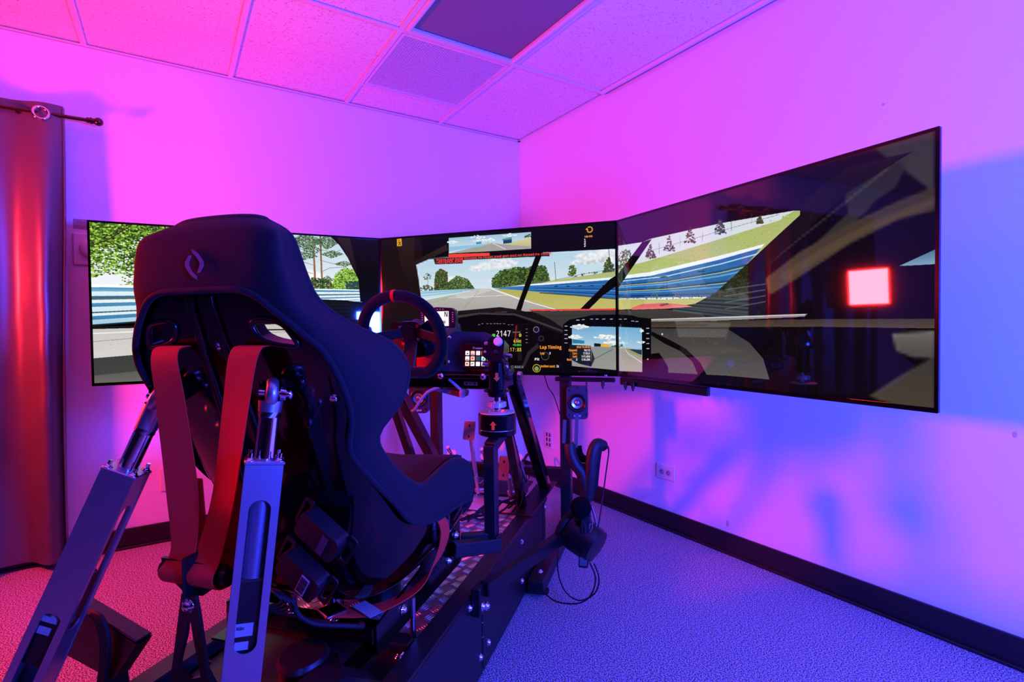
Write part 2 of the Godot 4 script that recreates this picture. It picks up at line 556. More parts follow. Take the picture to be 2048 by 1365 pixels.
# ------------------------------------------------------------------ screen pictures
class Canvas:
	var im: Image
	var w: int
	var h: int
	var r := RandomNumberGenerator.new()
	func _init(ww: int, hh: int, sd: int) -> void:
		w = ww
		h = hh
		im = Image.create(w, h, false, Image.FORMAT_RGB8)
		r.seed = sd
	func poly(a: Array, c1: String, c2 := "") -> void:
		var p := PackedVector2Array()
		var y0 := 1e9
		var y1 := -1e9
		for i in range(0, a.size(), 2):
			p.append(Vector2(a[i] * w, a[i + 1] * h))
			y0 = minf(y0, a[i + 1] * h)
			y1 = maxf(y1, a[i + 1] * h)
		fill(p, Color(c1), Color(c2) if c2 else Color(c1), y0, y1)
	func fill(p: PackedVector2Array, ca: Color, cb: Color, y0: float, y1: float) -> void:
		for y in range(maxi(0, int(y0)), mini(h, int(y1) + 1)):
			var xs := []
			var yy := y + 0.5
			for i in p.size():
				var a := p[i]
				var b := p[(i + 1) % p.size()]
				if (a.y <= yy) != (b.y <= yy):
					xs.append(a.x + (b.x - a.x) * (yy - a.y) / (b.y - a.y))
			xs.sort()
			var c := ca if ca == cb else ca.lerp(cb, clampf((yy - y0) / (y1 - y0), 0, 1))
			for i in range(0, xs.size() - 1, 2):
				var x0 := maxi(0, roundi(xs[i]))
				var x1 := mini(w, roundi(xs[i + 1]))
				if x1 > x0:
					im.fill_rect(Rect2i(x0, y, x1 - x0, 1), c)
	func line(a: Array, c: String, th: float) -> void:
		var hw := maxf(th * h * 0.5, 0.7)
		for i in range(0, a.size() - 2, 2):
			var p := Vector2(a[i] * w, a[i + 1] * h)
			var q := Vector2(a[i + 2] * w, a[i + 3] * h)
			var nn := (q - p).orthogonal().normalized() * hw
			var d := PackedVector2Array([p + nn, q + nn, q - nn, p - nn])
			var lo := minf(minf(d[0].y, d[1].y), minf(d[2].y, d[3].y))
			var hi := maxf(maxf(d[0].y, d[1].y), maxf(d[2].y, d[3].y))
			fill(d, Color(c), Color(c), lo, hi)
	func disc(a: Array, c: String, rad: float, _k := 0.0) -> void:
		oval(Vector2(a[0] * w, a[1] * h), rad * h, rad * h, Color(c))
	func oval(o: Vector2, rx: float, ry: float, c: Color) -> void:
		for y in range(maxi(0, int(o.y - ry)), mini(h, int(o.y + ry) + 1)):
			var k := (y + 0.5 - o.y) / maxf(ry, 0.5)
			if absf(k) >= 1.0:
				continue
			var e := rx * sqrt(1.0 - k * k)
			var x0 := maxi(0, roundi(o.x - e))
			var x1 := mini(w, roundi(o.x + e))
			if x1 > x0:
				im.fill_rect(Rect2i(x0, y, x1 - x0, 1), c)
	# what lies out of focus
	func soften(f: int) -> void:
		var k := 1
		while k * 2 <= f:
			k *= 2
			im.resize(w / k, h / k, Image.INTERPOLATE_BILINEAR)
		im.resize(w, h, Image.INTERPOLATE_CUBIC)
	# small strokes of several colours strewn over an outline: leaves, grain, cloud
	func blobs(a: Array, cols: String, n: int, s0: float, s1: float, flat: float) -> void:
		var p := PackedVector2Array()
		var bb := Rect2(a[0] * w, a[1] * h, 0, 0)
		for i in range(0, a.size(), 2):
			p.append(Vector2(a[i] * w, a[i + 1] * h))
			bb = bb.expand(p[p.size() - 1])
		var cc := []
		for s in cols.split(" "):
			cc.append(Color(s))
		for i in n:
			var o := bb.position + Vector2(r.randf(), r.randf()) * bb.size
			if not Geometry2D.is_point_in_polygon(o, p):
				continue
			var s := r.randf_range(s0, s1) * h
			oval(o, s, s * flat, cc[r.randi() % cc.size()])

func screen_mat(k: Canvas, key: String) -> StandardMaterial3D:
	var m := mat(key, Color(0.006, 0.006, 0.007), 0.03, 0.0, 0.68)
	m.emission_enabled = true
	m.emission = Color.BLACK
	m.emission_texture = ImageTexture.create_from_image(k.im)
	m.emission_energy_multiplier = 1.0
	return m

const TW := 1.228
const TH := 0.706
const TY := 0.8356

func monitors() -> void:
	var k := Canvas.new(1280, 736, 21)
	paint_left(k)
	var ml := screen_mat(k, "left_screen_picture")
	k = Canvas.new(1280, 736, 22)
	paint_centre(k)
	var mc := screen_mat(k, "centre_screen_picture")
	k = Canvas.new(1280, 736, 23)
	paint_right(k)
	var mr := screen_mat(k, "right_screen_picture")
	var ll := Vector3(-2.4455, TY, 0.3446)
	var lc := Vector3(-1.2272, TY, 0.4986)
	var cr := Vector3(-0.4584, TY, 1.4561)
	var rr := Vector3(-0.5676, TY, 2.6792)
	tv(ll, lc, ml, "flat screen showing trees and blue guardrail, behind the racing seat")
	var t := tv(lc, cr, mc, "flat screen showing the road ahead and the car dashboard, facing the wheel")
	screen_writing(t)
	tv(cr, rr, mr, "flat screen showing a grassy hill and the car's right door")

func tv(a: Vector3, b: Vector3, pic: Material, label: String) -> Node3D:
	var x := (b - a).normalized()
	var f := Transform3D(Basis(x, Vector3.UP, x.cross(Vector3.UP)), Vector3(a.x, 0, a.z))
	var t := thing("flat_screen", label, "screen", f, Vector3(TW * 0.5, TY, 0), "three screens of the racing rig")
	var e := 0.001
	obj("screen", MB.new().panel(Vector3(0.004, TY + 0.010, e), Vector3(TW - 0.004, TY + 0.010, e), Vector3(TW - 0.004, TY + TH - 0.004, e), Vector3(0.004, TY + TH - 0.004, e)), pic, t)
	var o := rrect(TW, TH, 0.002, 1, Vector2(TW * 0.5, TY + TH * 0.5))
	var i := rrect(TW - 0.018, TH - 0.022, 0.001, 1, Vector2(TW * 0.5, TY + TH * 0.5 + 0.002))
	obj("bezel", MB.new().frame(o, i, Transform3D(Basis(), Vector3(0, 0, -0.007)), 0.0085), mats.black_gloss, t)
	obj("back_cover", MB.new().box(Vector3(TW * 0.5, TY + TH * 0.5, -0.006), Vector3(TW - 0.004, TH - 0.004, 0.008), Basis(), 0.002).box(Vector3(TW * 0.5, TY + 0.24, -0.03), Vector3(TW - 0.1, 0.46, 0.042), Basis(), 0.012), mats.black_plastic, t)
	return t

func scr(u: float, v: float, out := 0.0014) -> Transform3D:
	return Transform3D(Basis(), Vector3(u * TW, TY + (1.0 - v) * TH, out))

func screen_writing(t: Node3D) -> void:
	var am := glow("amber_writing", Color(1.0, 0.62, 0.12), 1.0)
	var wh := glow("white_writing", Color(0.92, 0.92, 0.92), 1.0)
	var gr := glow("green_writing", Color(0.1, 0.85, 0.2), 1.0)
	var ye := glow("yellow_writing", Color(0.92, 0.82, 0.2), 1.0)
	var rd := glow("red_writing", Color(0.95, 0.2, 0.16), 1.0)
	var gy := glow("grey_writing", Color(0.5, 0.5, 0.54), 1.0)
	for q in [
		["Press and hold Escape to reset and get out or Reset to reset.", 0.5113, 0.1860, 0.0158, 0.4891, rd, 1],
		["-0:00.00", 0.3240, 0.2035, 0.0194, 0.1207, rd, 1],
		["N", 0.4916, 0.7623, 0.0834, 0.0512, gr, 1],
		["2147", 0.5533, 0.7181, 0.0378, 0.0587, wh, 1],
		["TRACK TEMP", 0.6074, 0.7087, 0.0068, 0.0330, gy, 1],
		["0", 0.6227, 0.7294, 0.0221, 0.0092, ye, 1],
		["DELTA", 0.6071, 0.7548, 0.0068, 0.0165, gy, 1],
		["0.532", 0.6111, 0.7702, 0.0171, 0.0309, ye, 1],
		["+0.003", 0.6089, 0.7958, 0.0154, 0.0350, gr, 1],
		["1:17:88", 0.5941, 0.8282, 0.0240, 0.0642, ye, 1],
		["BOSCH", 0.6160, 0.9461, 0.0164, 0.0350, gy, 1],
		["E", 0.6889, 0.7000, 0.0168, 0.0080, mats.black_matt, 1],
		["Lap Timing", 0.7440, 0.8113, 0.0217, 0.0850, am, 1],
		["Lap:", 0.7119, 0.8516, 0.0151, 0.0180, am, 1],
		["3", 0.7418, 0.8515, 0.0151, 0.0051, wh, 1],
		["Pit", 0.6896, 0.8923, 0.0169, 0.0181, wh, 1],
		["Incident count:", 0.7333, 0.9388, 0.0154, 0.0576, am, 1],
		["2x", 0.7718, 0.9381, 0.0154, 0.0098, wh, 1],
		["Wed 14:49:05", 0.8719, 0.8098, 0.0144, 0.0513, am, 1],
		["Elapsed:", 0.8317, 0.8312, 0.0145, 0.0327, am, 1],
		["16:13", 0.8851, 0.8311, 0.0144, 0.0227, wh, 1],
		["Curr:", 0.8392, 0.8520, 0.0145, 0.0173, am, 1],
		["7:19.0", 0.8831, 0.8518, 0.0144, 0.0246, wh, 1],
		["Last:", 0.8391, 0.8724, 0.0145, 0.0173, am, 1],
		["1:11.858", 0.8801, 0.8721, 0.0144, 0.0322, wh, 1],
		["Best:", 0.8178, 0.8932, 0.0146, 0.0193, am, 1],
		["3", 0.8457, 0.8928, 0.0145, 0.0050, wh, 1],
		["1:10.298", 0.8800, 0.8924, 0.0144, 0.0322, wh, 1],
		["138 FPS", 0.8946, 0.0913, 0.0116, 0.0300, am, 1],
		["L", 0.8814, 0.1092, 0.0097, 0.0057, wh, 1],
		["Q", 0.8813, 0.1238, 0.0097, 0.0057, wh, 1],
		["E", 0.8812, 0.1384, 0.0097, 0.0057, wh, 1],
		["P", 0.8811, 0.1530, 0.0097, 0.0057, wh, 1]]:
		text("lettering", q[0], q[3] * TH, scr(q[1], q[2]), q[5], t, q[4] * TW, q[0].begins_with("2147") or q[0].begins_with("1:17"), true, 1)
	text("lettering", "LG", 0.006, Transform3D(Basis(), Vector3(TW * 0.955, TY + 0.0045, 0.0016)), mats.white_print, t, 0.012, false, true, 1)
	# round badge beside the maker's name
	var c := scr(0.5881, 0.9466).origin
	obj("ring_badge", MB.new().frame(rrect(0.014, 0.014, 0.0069, 4, Vector2(c.x, c.y)), rrect(0.010, 0.010, 0.0049, 4, Vector2(c.x, c.y)), Transform3D(Basis(), Vector3(0, 0, 0.001)), 0.0006), gy, t)

func paint_left(k: Canvas) -> void:
	k.poly([-0.032,-0.026,1.043,0.007,1.039,0.381,-0.038,0.405], "dfeaf4", "f4f8fb")
	k.poly([0.37,-0.051,1.043,-0.012,1.04,0.306,0.365,0.34], "bcd9ea", "e2ecf2")
	k.poly([0.653,0.222,0.756,0.267,0.852,0.369,0.632,0.378,0.624,0.275], "f6f8f8")
	k.soften(10)
	k.poly([-0.018,-0.028,0.243,-0.033,0.402,-0.022,0.451,0.137,0.399,0.273,0.223,0.3,0.178,0.249,0.118,0.306,0.061,0.27,0,0.238], "3f5c1c")
	k.blobs([-0.004,-0.015,0.228,-0.031,0.402,-0.022,0.451,0.137,0.399,0.273,0.223,0.309,0.178,0.256,0.118,0.328,0.061,0.319,-0.001,0.346], "26380f 3c5a17 58801f 7fae2c a9d24a 1c2a0c 6c962a b8de5a 8fc03a", 5200, 0.0030, 0.0080, 0.70)
	k.blobs([0.004,-0.001,0.227,0,0.369,0.047,0.35,0.211,0.209,0.222,-0.001,0.298], "2a3d14 3c5a17 7fae2c b8de62 5d8826", 420, 0.0040, 0.0090, 0.70)
	k.blobs([0.004,0.178,0.181,0.068,0.223,0.284,0.004,0.334], "e8f1f8 dce9f4 f4f8fb", 420, 0.0020, 0.0070, 0.70)
	k.blobs([0.082,0.33,0.178,0.302,0.365,0.34,0.364,0.379,0.088,0.391], "41601d 6f9a30 8fb944", 240, 0.0030, 0.0080, 0.70)
	k.line([0.001,0.155,0.056,0.107,0.122,0.014], "3a2c20", 0.0060)
	k.line([0.022,0.087,0.07,0.136], "33281c", 0.0040)
	k.line([0.739,0.399,0.737,0.251,0.732,0.012], "8a5f43", 0.0110)
	k.line([0.766,0.398,0.763,0.249,0.761,0.002], "8a5f43", 0.0120)
	k.line([0.764,0.391,0.759,0.108], "b08768", 0.0040)
	k.line([0.735,0.392,0.732,0.11], "b08768", 0.0040)
	k.line([0.731,0.216,0.662,0.179,0.625,0.196], "7a5a45", 0.0030)
	k.line([0.757,0.179,0.815,0.203,0.855,0.178], "7a5a45", 0.0030)
	k.line([0.734,0.128,0.672,0.099,0.63,0.13], "7a5a45", 0.0030)
	k.line([0.759,0.101,0.812,0.121,0.84,0.1], "7a5a45", 0.0030)
	k.line([0.731,0.279,0.68,0.254,0.652,0.273], "7a5a45", 0.0030)
	k.line([0.759,0.267,0.795,0.233,0.864,0.221], "7a5a45", 0.0030)
	k.blobs([0.631,0.058,0.706,-0.009,0.781,0.042,0.704,0.11], "33502c 47683a 5c7d49 2c4528 6d8a55 24381f 7f9c63", 2100, 0.0015, 0.0045, 0.70)
	k.blobs([0.737,0.054,0.788,-0.005,0.838,0.043,0.786,0.102], "33502c 47683a 5c7d49 2c4528 6d8a55 24381f 7f9c63", 1300, 0.0015, 0.0045, 0.70)
	k.blobs([0.611,0.163,0.682,0.122,0.753,0.151,0.681,0.192], "33502c 47683a 5c7d49 2c4528 6d8a55 24381f 7f9c63", 1000, 0.0015, 0.0045, 0.70)
	k.blobs([0.759,0.136,0.806,0.104,0.853,0.128,0.805,0.161], "33502c 47683a 5c7d49 2c4528 6d8a55 24381f 7f9c63", 600, 0.0015, 0.0045, 0.70)
	k.blobs([0.611,0.139,0.645,0.108,0.678,0.133,0.644,0.163], "33502c 47683a 5c7d49 2c4528 6d8a55 24381f 7f9c63", 400, 0.0015, 0.0045, 0.70)
	k.blobs([0.811,0.203,0.855,0.178,0.899,0.197,0.854,0.221], "33502c 47683a 5c7d49 2c4528 6d8a55 24381f 7f9c63", 350, 0.0015, 0.0045, 0.70)
	k.blobs([0.753,0.32,0.784,0.29,0.815,0.317,0.784,0.347], "33502c 47683a 5c7d49 2c4528 6d8a55 24381f 7f9c63", 450, 0.0015, 0.0045, 0.70)
	k.blobs([0.606,0.259,0.643,0.239,0.68,0.254,0.643,0.274], "33502c 47683a 5c7d49 2c4528 6d8a55 24381f 7f9c63", 300, 0.0015, 0.0045, 0.70)
	k.blobs([0.691,0.114,0.729,0.069,0.767,0.107,0.728,0.153], "33502c 47683a 5c7d49 2c4528 6d8a55 24381f 7f9c63", 600, 0.0015, 0.0045, 0.70)
	k.blobs([0.679,0.366,0.726,0.308,0.794,0.318,0.816,0.396,0.688,0.4], "3c5628 4c6a2f 2c4222 253a1e", 900, 0.0030, 0.0070, 0.70)
	k.poly([0.801,0.396,0.809,0.353,0.833,0.287,0.874,0.249,0.914,0.261,0.955,0.31,0.954,0.398], "4f7a26")
	k.blobs([0.801,0.371,0.818,0.274,0.854,0.229,0.904,0.24,0.955,0.295,0.954,0.398,0.801,0.396], "6c9a2e 8fc043 a9d95c 557d27 3a5a22 b4e066", 1800, 0.0030, 0.0070, 0.70)
	k.blobs([0.853,0.333,0.955,0.31,0.954,0.402,0.862,0.398], "2c4060 324d3a 40602c", 500, 0.0040, 0.0080, 0.70)
	k.blobs([0.69,0.386,0.705,0.351,0.727,0.378,0.727,0.402], "9fb94a b9cf62", 80, 0.0030, 0.0070, 0.70)
	k.line([0.795,0.389,0.794,0.311], "9c7a55", 0.0060)
	k.poly([-0.038,0.387,1.018,0.385,1.017,0.482,-0.041,0.652], "e9f4fa")
	k.poly([-0.038,0.387,1.018,0.385,1.018,0.392,-0.038,0.405], "ffffff")
	k.poly([-0.038,0.405,1.018,0.392,1.018,0.402,-0.038,0.432], "3f86b4", "7fb6d6")
	k.poly([-0.038,0.432,1.018,0.402,1.017,0.412,-0.039,0.461], "f2fbff", "d5ecf6")
	k.poly([-0.039,0.461,1.017,0.412,1.017,0.418,-0.039,0.477], "5b8fae", "3a5f7c")
	k.poly([-0.039,0.477,1.017,0.418,1.017,0.421,-0.039,0.485], "8a9a88", "56625c")
	k.poly([-0.039,0.485,1.017,0.421,1.017,0.429,-0.039,0.506], "f6fdff", "e3f2f8")
	k.poly([-0.039,0.506,1.017,0.429,1.017,0.438,-0.04,0.53], "6aa9cd", "4687b1")
	k.poly([-0.04,0.53,1.017,0.438,1.017,0.449,-0.04,0.562], "f4fcff", "cfe8f4")
	k.poly([-0.04,0.562,1.017,0.449,1.017,0.452,-0.04,0.57], "4d6d80", "39505f")
	k.poly([-0.04,0.57,1.017,0.452,1.017,0.459,-0.041,0.588], "f2fbff", "dff0f8")
	k.poly([-0.041,0.588,1.017,0.459,1.017,0.468,-0.041,0.612], "5fa3cb", "3f7fac")
	k.poly([-0.041,0.612,1.017,0.468,1.017,0.478,-0.041,0.641], "e9f6fc", "9fcbe2")
	k.poly([-0.041,0.641,1.017,0.478,1.017,0.482,-0.041,0.652], "42607a", "1a242c")
	k.poly([-0.041,0.646,0.461,0.638,0.87,0.604,0.87,0.633,0.461,0.648,-0.042,0.667], "161618")
	k.poly([-0.042,0.664,0.478,0.645,0.87,0.626,0.868,0.822,0.476,0.843,-0.044,0.851], "c9c4bf", "d8d5d2")
	k.blobs([-0.042,0.693,0.478,0.669,0.869,0.659,0.868,0.804,0.476,0.82,-0.044,0.843], "bfbab6 d9d6d3 cfcbc8 e2dfdc", 1500, 0.0020, 0.0050, 0.40)
	k.line([-0.043,0.747,0.135,0.72,0.46,0.702,0.869,0.684], "8b8884", 0.0030)
	k.line([-0.042,0.693,0.135,0.68,0.478,0.659], "efeeec", 0.0080)
	k.line([0.393,0.68,0.869,0.677], "24211f", 0.0090)
	k.poly([-0.044,0.848,0.17,0.822,0.459,0.809,0.868,0.786,0.865,1.041,-0.047,1.046], "3d3d3d", "484846")
	k.poly([-0.046,0.956,0.199,0.922,0.458,0.902,0.867,0.895,0.864,1.15,-0.047,1.046], "55534f", "8e8a80")
	k.poly([0.7,0.466,0.753,0.462,0.851,0.467,0.92,0.48,1.06,0.5,1.052,1.21,0.596,1.154,0.656,0.742], "0b0c12")
	k.poly([0.7,0.473,0.851,0.474,0.912,0.495,0.91,0.678,0.675,0.673], "14171f", "0a0b10")
	k.line([0.734,0.505,0.871,0.495], "1e2430", 0.0030)
	k.line([0.733,0.529,0.871,0.523], "1e2430", 0.0030)
	k.line([0.733,0.554,0.871,0.55], "1e2430", 0.0030)
	k.line([0.733,0.579,0.87,0.577], "1e2430", 0.0030)
	k.line([0.733,0.603,0.87,0.604], "1e2430", 0.0030)
	k.poly([0.788,-0.019,0.836,0.065,0.887,0.205,0.91,0.312,0.916,0.473,1.081,0.53,1.087,-0.073], "0a0910")
	k.poly([0.821,-0.005,0.877,-0.004,0.899,0.167,0.906,0.294,0.886,0.223,0.859,0.117], "2c211f", "1a1417")
	k.poly([0.877,-0.004,1.086,-0.005,1.08,0.606,0.916,0.473,0.91,0.294], "0d0c14")

func paint_centre(k: Canvas) -> void:
	k.poly([-0.047,-0.18,1.029,-0.062,1.025,1.052,-0.063,1.093], "0d090b")
	k.poly([0.168,0.208,0.227,0.173,0.327,0.168,0.543,0.172,0.707,0.171,0.992,0.174,1.019,0.174,1.018,0.578,0.664,0.571,0.54,0.573,0.334,0.576,0.197,0.589,0.189,0.466,0.179,0.321], "b5d3e6", "edf2f2")
	k.blobs([0.429,0.244,0.471,0.224,0.551,0.231,0.59,0.258,0.511,0.275], "eef1f2 dfe6ea f7f8f8 cfd8de", 160, 0.0060, 0.0160, 0.50)
	k.blobs([0.466,0.227,0.505,0.199,0.58,0.206,0.617,0.24,0.542,0.264], "eef1f2 dfe6ea f7f8f8 cfd8de", 160, 0.0060, 0.0160, 0.50)
	k.blobs([0.403,0.26,0.425,0.24,0.468,0.244,0.489,0.267,0.446,0.284], "eef1f2 dfe6ea f7f8f8 cfd8de", 160, 0.0060, 0.0160, 0.50)
	k.blobs([0.835,0.21,0.877,0.188,0.959,0.197,0.999,0.226,0.918,0.244], "eef1f2 dfe6ea f7f8f8 cfd8de", 160, 0.0060, 0.0160, 0.50)
	k.blobs([0.867,0.246,0.907,0.227,0.985,0.234,1.023,0.26,0.946,0.276], "eef1f2 dfe6ea f7f8f8 cfd8de", 160, 0.0060, 0.0160, 0.50)
	k.blobs([0.827,0.255,0.854,0.241,0.907,0.246,0.933,0.265,0.88,0.276], "eef1f2 dfe6ea f7f8f8 cfd8de", 160, 0.0060, 0.0160, 0.50)
	k.blobs([0.487,0.353,0.514,0.341,0.569,0.345,0.596,0.361,0.541,0.37], "eef1f2 dfe6ea f7f8f8 cfd8de", 160, 0.0060, 0.0160, 0.50)
	k.blobs([0.257,0.326,0.291,0.311,0.359,0.316,0.391,0.336,0.325,0.349], "eef1f2 dfe6ea f7f8f8 cfd8de", 160, 0.0060, 0.0160, 0.50)
	k.blobs([0.92,0.196,0.943,0.179,0.987,0.183,1.008,0.205,0.965,0.219], "eef1f2 dfe6ea f7f8f8 cfd8de", 160, 0.0060, 0.0160, 0.50)
	k.blobs([0.843,0.257,0.983,0.231,0.992,0.251,0.88,0.273], "c3c8cb b5bcc0", 60, 0.0060, 0.0120, 0.50)
	k.soften(9)
	k.blobs([0.252,0.405,0.258,0.283,0.281,0.249,0.312,0.277,0.315,0.408], "2f4120 415a2a 587334 25361a 6b4a2c", 1200, 0.0030, 0.0070, 0.70)
	k.blobs([0.306,0.408,0.316,0.352,0.356,0.305,0.405,0.337,0.43,0.401,0.43,0.415], "3c5427 4f6b2f 6a8740 2c401f", 1400, 0.0030, 0.0070, 0.70)
	k.blobs([0.183,0.4,0.192,0.372,0.216,0.359,0.247,0.383,0.252,0.405], "34481f 4a5b2a 5d4630 28381a", 120, 0.0030, 0.0060, 0.70)
	k.blobs([0.202,0.293,0.221,0.277,0.239,0.296,0.234,0.325,0.207,0.323], "33472a 4a6136", 60, 0.0020, 0.0060, 0.70)
	k.line([0.222,0.396,0.223,0.309], "6d4f36", 0.0030)
	k.line([0.375,0.405,0.376,0.352], "6d4f36", 0.0050)
	k.poly([0.507,0.399,0.512,0.344,0.546,0.295,0.604,0.276,0.666,0.278,0.722,0.276,0.737,0.321,0.743,0.368,0.665,0.389,0.541,0.408], "3a5226")
	k.blobs([0.507,0.392,0.508,0.337,0.542,0.285,0.605,0.266,0.666,0.268,0.726,0.263,0.741,0.314,0.745,0.368,0.665,0.389,0.541,0.408], "2e4120 3f5829 55702f 6d8440 23331a", 1800, 0.0030, 0.0080, 0.70)
	k.blobs([0.815,0.34,0.825,0.275,0.839,0.269,0.852,0.303,0.842,0.342], "3f5829 647d3a", 120, 0.0040, 0.0080, 0.70)
	k.blobs([0.951,0.337,0.959,0.261,0.972,0.233,0.988,0.282,0.995,0.341], "35492a 4c6330 5e5a33", 220, 0.0040, 0.0090, 0.70)
	k.line([0.765,0.243,0.77,0.363], "2c3338", 0.0030)
	k.line([0.972,0.172,0.979,0.33], "23282c", 0.0035)
	k.line([0.729,0.377,0.861,0.337,1.01,0.303], "3f4d57", 0.0020)
	k.blobs([0.807,0.352,0.842,0.329,0.918,0.325,1.01,0.31,1.01,0.335,0.899,0.346,0.813,0.366], "2f4330 3a5236", 110, 0.0030, 0.0060, 0.70)
	k.poly([0.673,0.383,0.765,0.366,1.019,0.32,1.018,0.387,0.803,0.398,0.673,0.403], "a9b477", "bcc283")
	k.poly([0.541,0.408,0.675,0.376,0.745,0.364,0.745,0.371,0.669,0.399,0.541,0.415], "5b6b58")
	k.poly([0.182,0.48,0.452,0.406,0.503,0.406,0.603,0.473,0.793,0.566,0.792,0.629,0.18,0.611], "bcb9b4", "a29f9a")
	k.poly([0.335,0.445,0.456,0.41,0.488,0.408,0.509,0.42,0.39,0.476], "c9c7c2")
	k.blobs([0.198,0.485,0.452,0.413,0.509,0.417,0.744,0.561,0.54,0.573,0.209,0.583], "b2afaa c3c0bb a8a5a0", 500, 0.0020, 0.0050, 0.40)
	k.line([0.452,0.417,0.378,0.553], "8a8782", 0.0020)
	k.line([0.313,0.462,0.572,0.458], "e8e8e4", 0.0030)
	k.line([0.501,0.406,0.623,0.488,0.767,0.565], "f2f1ee", 0.0060)
	k.blobs([0.292,0.461,0.335,0.452,0.301,0.486,0.251,0.491], "6fae4c 8cc06a", 60, 0.0020, 0.0050, 0.30)
	k.line([0.246,0.49,0.319,0.458], "69b848", 0.0020)
	k.poly([0.183,0.404,0.463,0.403,0.413,0.418,0.182,0.48], "9fc9dd", "e0eef4")
	k.line([0.182,0.422,0.424,0.408], "5c9ab8", 0.0030)
	k.line([0.182,0.444,0.38,0.419], "5c9ab8", 0.0030)
	k.line([0.182,0.48,0.413,0.418], "f0f4f2", 0.0030)
	k.poly([0.516,0.41,0.665,0.423,1.018,0.514,1.018,0.578,0.787,0.569,0.613,0.474], "b3ad5d", "c4bd6c")
	k.blobs([0.541,0.419,0.665,0.433,1.018,0.521,1.018,0.572,0.793,0.563], "a39d52 c9c377 b6b060", 400, 0.0020, 0.0040, 0.40)
	k.poly([0.507,0.403,0.665,0.392,1.019,0.368,1.018,0.508,0.784,0.46,0.603,0.422], "2a63a6")
	k.poly([0.562,0.399,0.695,0.384,1.019,0.361,1.019,0.377,0.725,0.396], "eaf2f8")
	k.line([0.52,0.403,0.665,0.406,1.018,0.408], "3f83c8", 0.0060)
	k.line([0.52,0.403,0.665,0.417,1.018,0.444], "163f78", 0.0060)
	k.line([0.52,0.403,0.665,0.42,1.018,0.454], "4a8fd2", 0.0060)
	k.line([0.52,0.403,0.665,0.428,1.018,0.481], "143a70", 0.0060)
	k.line([0.52,0.403,0.665,0.431,1.018,0.491], "3b7dc2", 0.0060)
	k.line([0.764,0.409,0.778,0.409], "0f2436", 0.0050)
	k.line([0.811,0.41,0.824,0.411], "0f2436", 0.0050)
	k.line([0.857,0.411,0.87,0.412], "0f2436", 0.0050)
	k.line([0.902,0.412,0.915,0.413], "0f2436", 0.0050)
	k.line([0.947,0.414,0.96,0.414], "0f2436", 0.0050)
	k.line([0.705,0.449,0.841,0.473,1.018,0.511], "3d4a2a", 0.0060)
	k.poly([-0.048,-0.068,0.188,-0.068,0.204,0.178,0.168,0.208,0.179,0.321,0.189,0.466,0.199,0.647,-0.059,0.791], "1b1012")
	k.poly([0.08,0.021,0.164,-0.006,0.162,0.174,0.179,0.321,0.191,0.466,0.158,0.464,0.122,0.317,0.095,0.205], "2c1e1a", "1a0f10")
	k.poly([0.162,0.182,0.236,0.128,0.312,0.075,0.316,0.118,0.259,0.155,0.168,0.208], "33241f", "22181a")
	k.poly([0.317,0.005,0.68,0.004,1.011,0.018,1.01,0.179,0.706,0.174,0.666,0.194,0.326,0.175,0.315,0.167], "0c080c")
	k.poly([0.321,0.03,0.673,0.03,0.673,0.144,0.321,0.143], "9cc3dc", "dfe9ee")
	k.blobs([0.424,0.063,0.459,0.053,0.493,0.07,0.459,0.077], "f1f4f4 e2eaee", 40, 0.0040, 0.0100, 0.50)
	k.blobs([0.468,0.061,0.502,0.051,0.535,0.068,0.502,0.075], "f1f4f4 e2eaee", 40, 0.0040, 0.0100, 0.50)
	k.blobs([0.303,0.06,0.339,0.05,0.374,0.068,0.339,0.074], "f1f4f4 e2eaee", 40, 0.0040, 0.0100, 0.50)
	k.blobs([0.552,0.04,0.586,0.03,0.619,0.047,0.586,0.054], "f1f4f4 e2eaee", 40, 0.0040, 0.0100, 0.50)
	k.blobs([0.414,0.034,0.449,0.024,0.483,0.042,0.448,0.048], "f1f4f4 e2eaee", 40, 0.0040, 0.0100, 0.50)
	k.poly([0.322,0.14,0.512,0.086,0.544,0.097,0.673,0.128,0.673,0.144,0.322,0.143], "a5a29d")
	k.poly([0.564,0.099,0.673,0.067,0.673,0.128,0.575,0.107], "d8cf9a", "c0b98c")
	k.poly([0.323,0.094,0.512,0.09,0.459,0.105,0.322,0.129], "8fc3dc")
	k.line([0.514,0.09,0.568,0.137], "ffffff", 0.0030)
	k.line([0.441,0.124,0.484,0.107], "6dbb4e", 0.0030)
	k.poly([0.558,0.071,0.594,0.068,0.593,0.095,0.558,0.098], "1c3f70")
	k.poly([0.554,0.064,0.594,0.055,0.594,0.072,0.554,0.074], "5c8d8c")
	k.poly([0.442,0.072,0.465,0.071,0.465,0.088,0.442,0.089], "3b94c0")
	k.poly([0.487,0.084,0.499,0.082,0.499,0.088,0.487,0.09], "d8b93c")
	k.blobs([0.647,0.051,0.671,0.044,0.671,0.06,0.647,0.064], "4a5c2c 3a4d26", 40, 0.0020, 0.0060, 0.70)
	k.poly([0.319,0.146,0.499,0.154,0.499,0.178,0.318,0.175], "f0463e")
	k.poly([0.25,0.172,0.746,0.178,0.746,0.202,0.382,0.195,0.382,0.219,0.258,0.215], "252a30")
	k.poly([0.695,0.173,0.72,0.173,0.644,0.489,0.627,0.576,0.604,0.576,0.623,0.488], "0b090a")
	k.poly([0.977,0.374,1.019,0.333,1.018,0.4,0.95,0.479,0.894,0.573,0.86,0.572], "0b090a")
	k.poly([0.455,0.574,0.598,0.555,0.602,0.569,0.459,0.581], "d83a34")
	k.poly([0.664,0.561,1.018,0.569,1.018,0.581,0.664,0.571], "e2413a")
